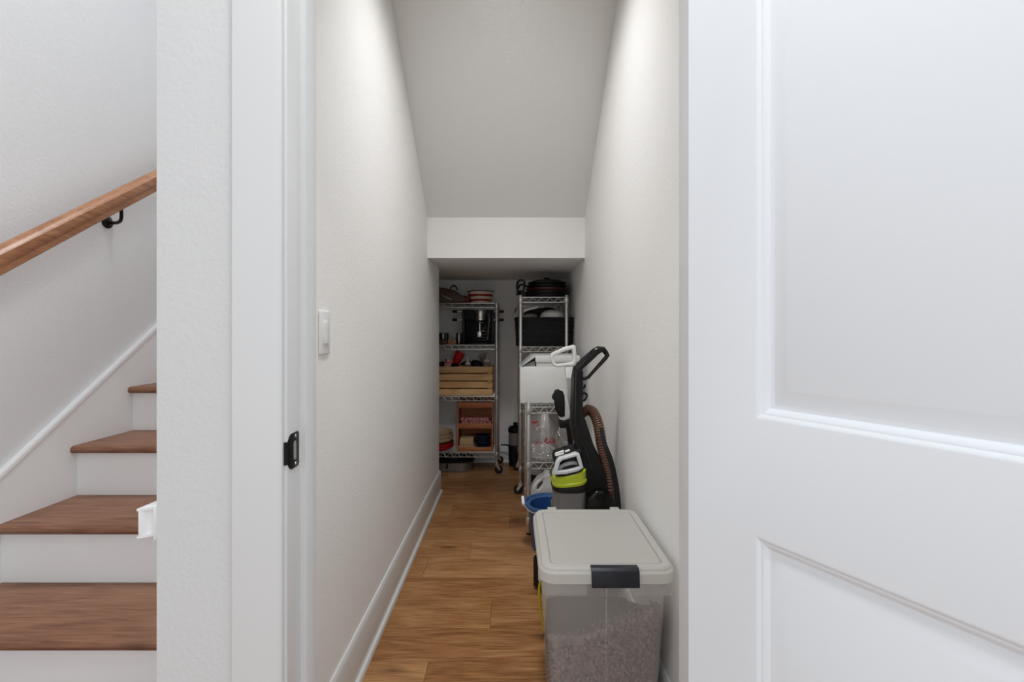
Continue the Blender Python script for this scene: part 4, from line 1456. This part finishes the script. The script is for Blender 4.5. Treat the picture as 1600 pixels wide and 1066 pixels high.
mb.prism([(Q(a, b, D2).x, Q(a, b, D2).z) for a, b in ((884, 664), (892, 664), (896, 700), (899, 760), (899, 845), (889, 845), (889, 700))], D2 - .014, D2 + .014, 'y', .004)
mb.build('lower_body', M['matteblack'], sm)
pq = Q(894, 845, D2)
mb = MB()
mb.box(pq.x - .03, pq.x + .09, D2 - .045, D2 + .045, .006, .040, .012, 3)
mb.box(pq.x - .012, pq.x + .012, D2 - .012, D2 + .012, .03, pq.z + .005)
mb.build('mop_head', M['whiteplastic'], sm)
MB().box(pq.x - .032, pq.x + .092, D2 - .047, D2 + .047, .0005, .008, .003).build('mop_pad', M['greycloth'], sm)

# ------------------------------------------------------------------ yellow cord beside the bin
yc = thing('yellow_cord', 'yellow cord hanging beside the left side of the storage bin', 'cord', (.13, 1.80, 0))
pts = smooth_path([(.20, 1.80, .30), (.150, 1.775, .282), (.118, 1.765, .25), (.108, 1.765, .20), (.112, 1.775, .13), (.122, 1.79, .06), (.132, 1.80, .012), (.16, 1.81, .0055), (.24, 1.80, .0055)], 6)
MB().tube(pts, .0045, 8).build('cable', M['yellow'], yc)
pts = smooth_path([(.20, 1.785, .31), (.155, 1.765, .285), (.124, 1.757, .25), (.120, 1.757, .22), (.130, 1.765, .15), (.140, 1.78, .06), (.148, 1.79, .012), (.18, 1.79, .0055), (.26, 1.77, .0055)], 6)
MB().tube(pts, .0045, 8).build('cable', M['yellow'], yc)
mb = MB().box(.104, .124, 1.752, 1.772, .236, .285, .004)
mb.build('plug', M['whiteplastic'], yc)

# ------------------------------------------------------------------ camera
cam = bpy.data.cameras.new('camera')
cam.sensor_width = 36.0
cam.lens = F / 1600 * 36.0
cam.shift_x = (800 - CX) / 1600
cam.shift_y = -(533 - CY) / 1600
cam.clip_start = .02
co = bpy.data.objects.new('camera', cam)
COL.objects.link(co)
co.location = (0, 0, H)
co.rotation_euler = (PI / 2, 0, 0)
SC.camera = co

# ------------------------------------------------------------------ light
w = bpy.data.worlds.new('world')
SC.world = w
w.use_nodes = True
bg = w.node_tree.nodes['Background']
bg.inputs['Color'].default_value = (.86, .94, 1.0, 1)
bg.inputs['Strength'].default_value = 1.32

def area(name, loc, rot, sx, sy, power, col, shape='RECTANGLE'):
    l = bpy.data.lights.new(name, 'AREA')
    l.shape = shape; l.size = sx
    if shape == 'RECTANGLE':
        l.size_y = sy
    l.energy = power; l.color = col
    o = bpy.data.objects.new(name, l)
    COL.objects.link(o)
    o.location = loc; o.rotation_euler = rot
    return o
# flush round lamp on the closet ceiling
cl_ = area('closet_lamp', (-.03, 1.56, ZC - .02), (math.radians(13), 0, 0), .28, .28, 9.2, (.97, .985, 1.0), 'DISK')
cl_.data.spread = math.radians(101)
# added fill light high over the stairs, unseen, lifts the lower steps
st_ = area('stairwell_fill', (-1.12, 1.35, 4.3), (0, 0, 0), .5, .5, 7, (.97, .98, 1.0), 'DISK')
st_.data.spread = math.radians(75)
# added fill light before the doorway, unseen, brightens closet floor and walls
area('hall_fill', (.0, .25, 2.73), (0, 0, 0), .4, .4, 10.5, (.97, .985, 1.0), 'DISK')

vs = SC.view_settings
vs.view_transform = 'Standard'
vs.look = 'None'
vs.gamma = 1.0
vs.use_curve_mapping = False
vs.exposure = 0.0
SC.cycles.max_bounces = 12
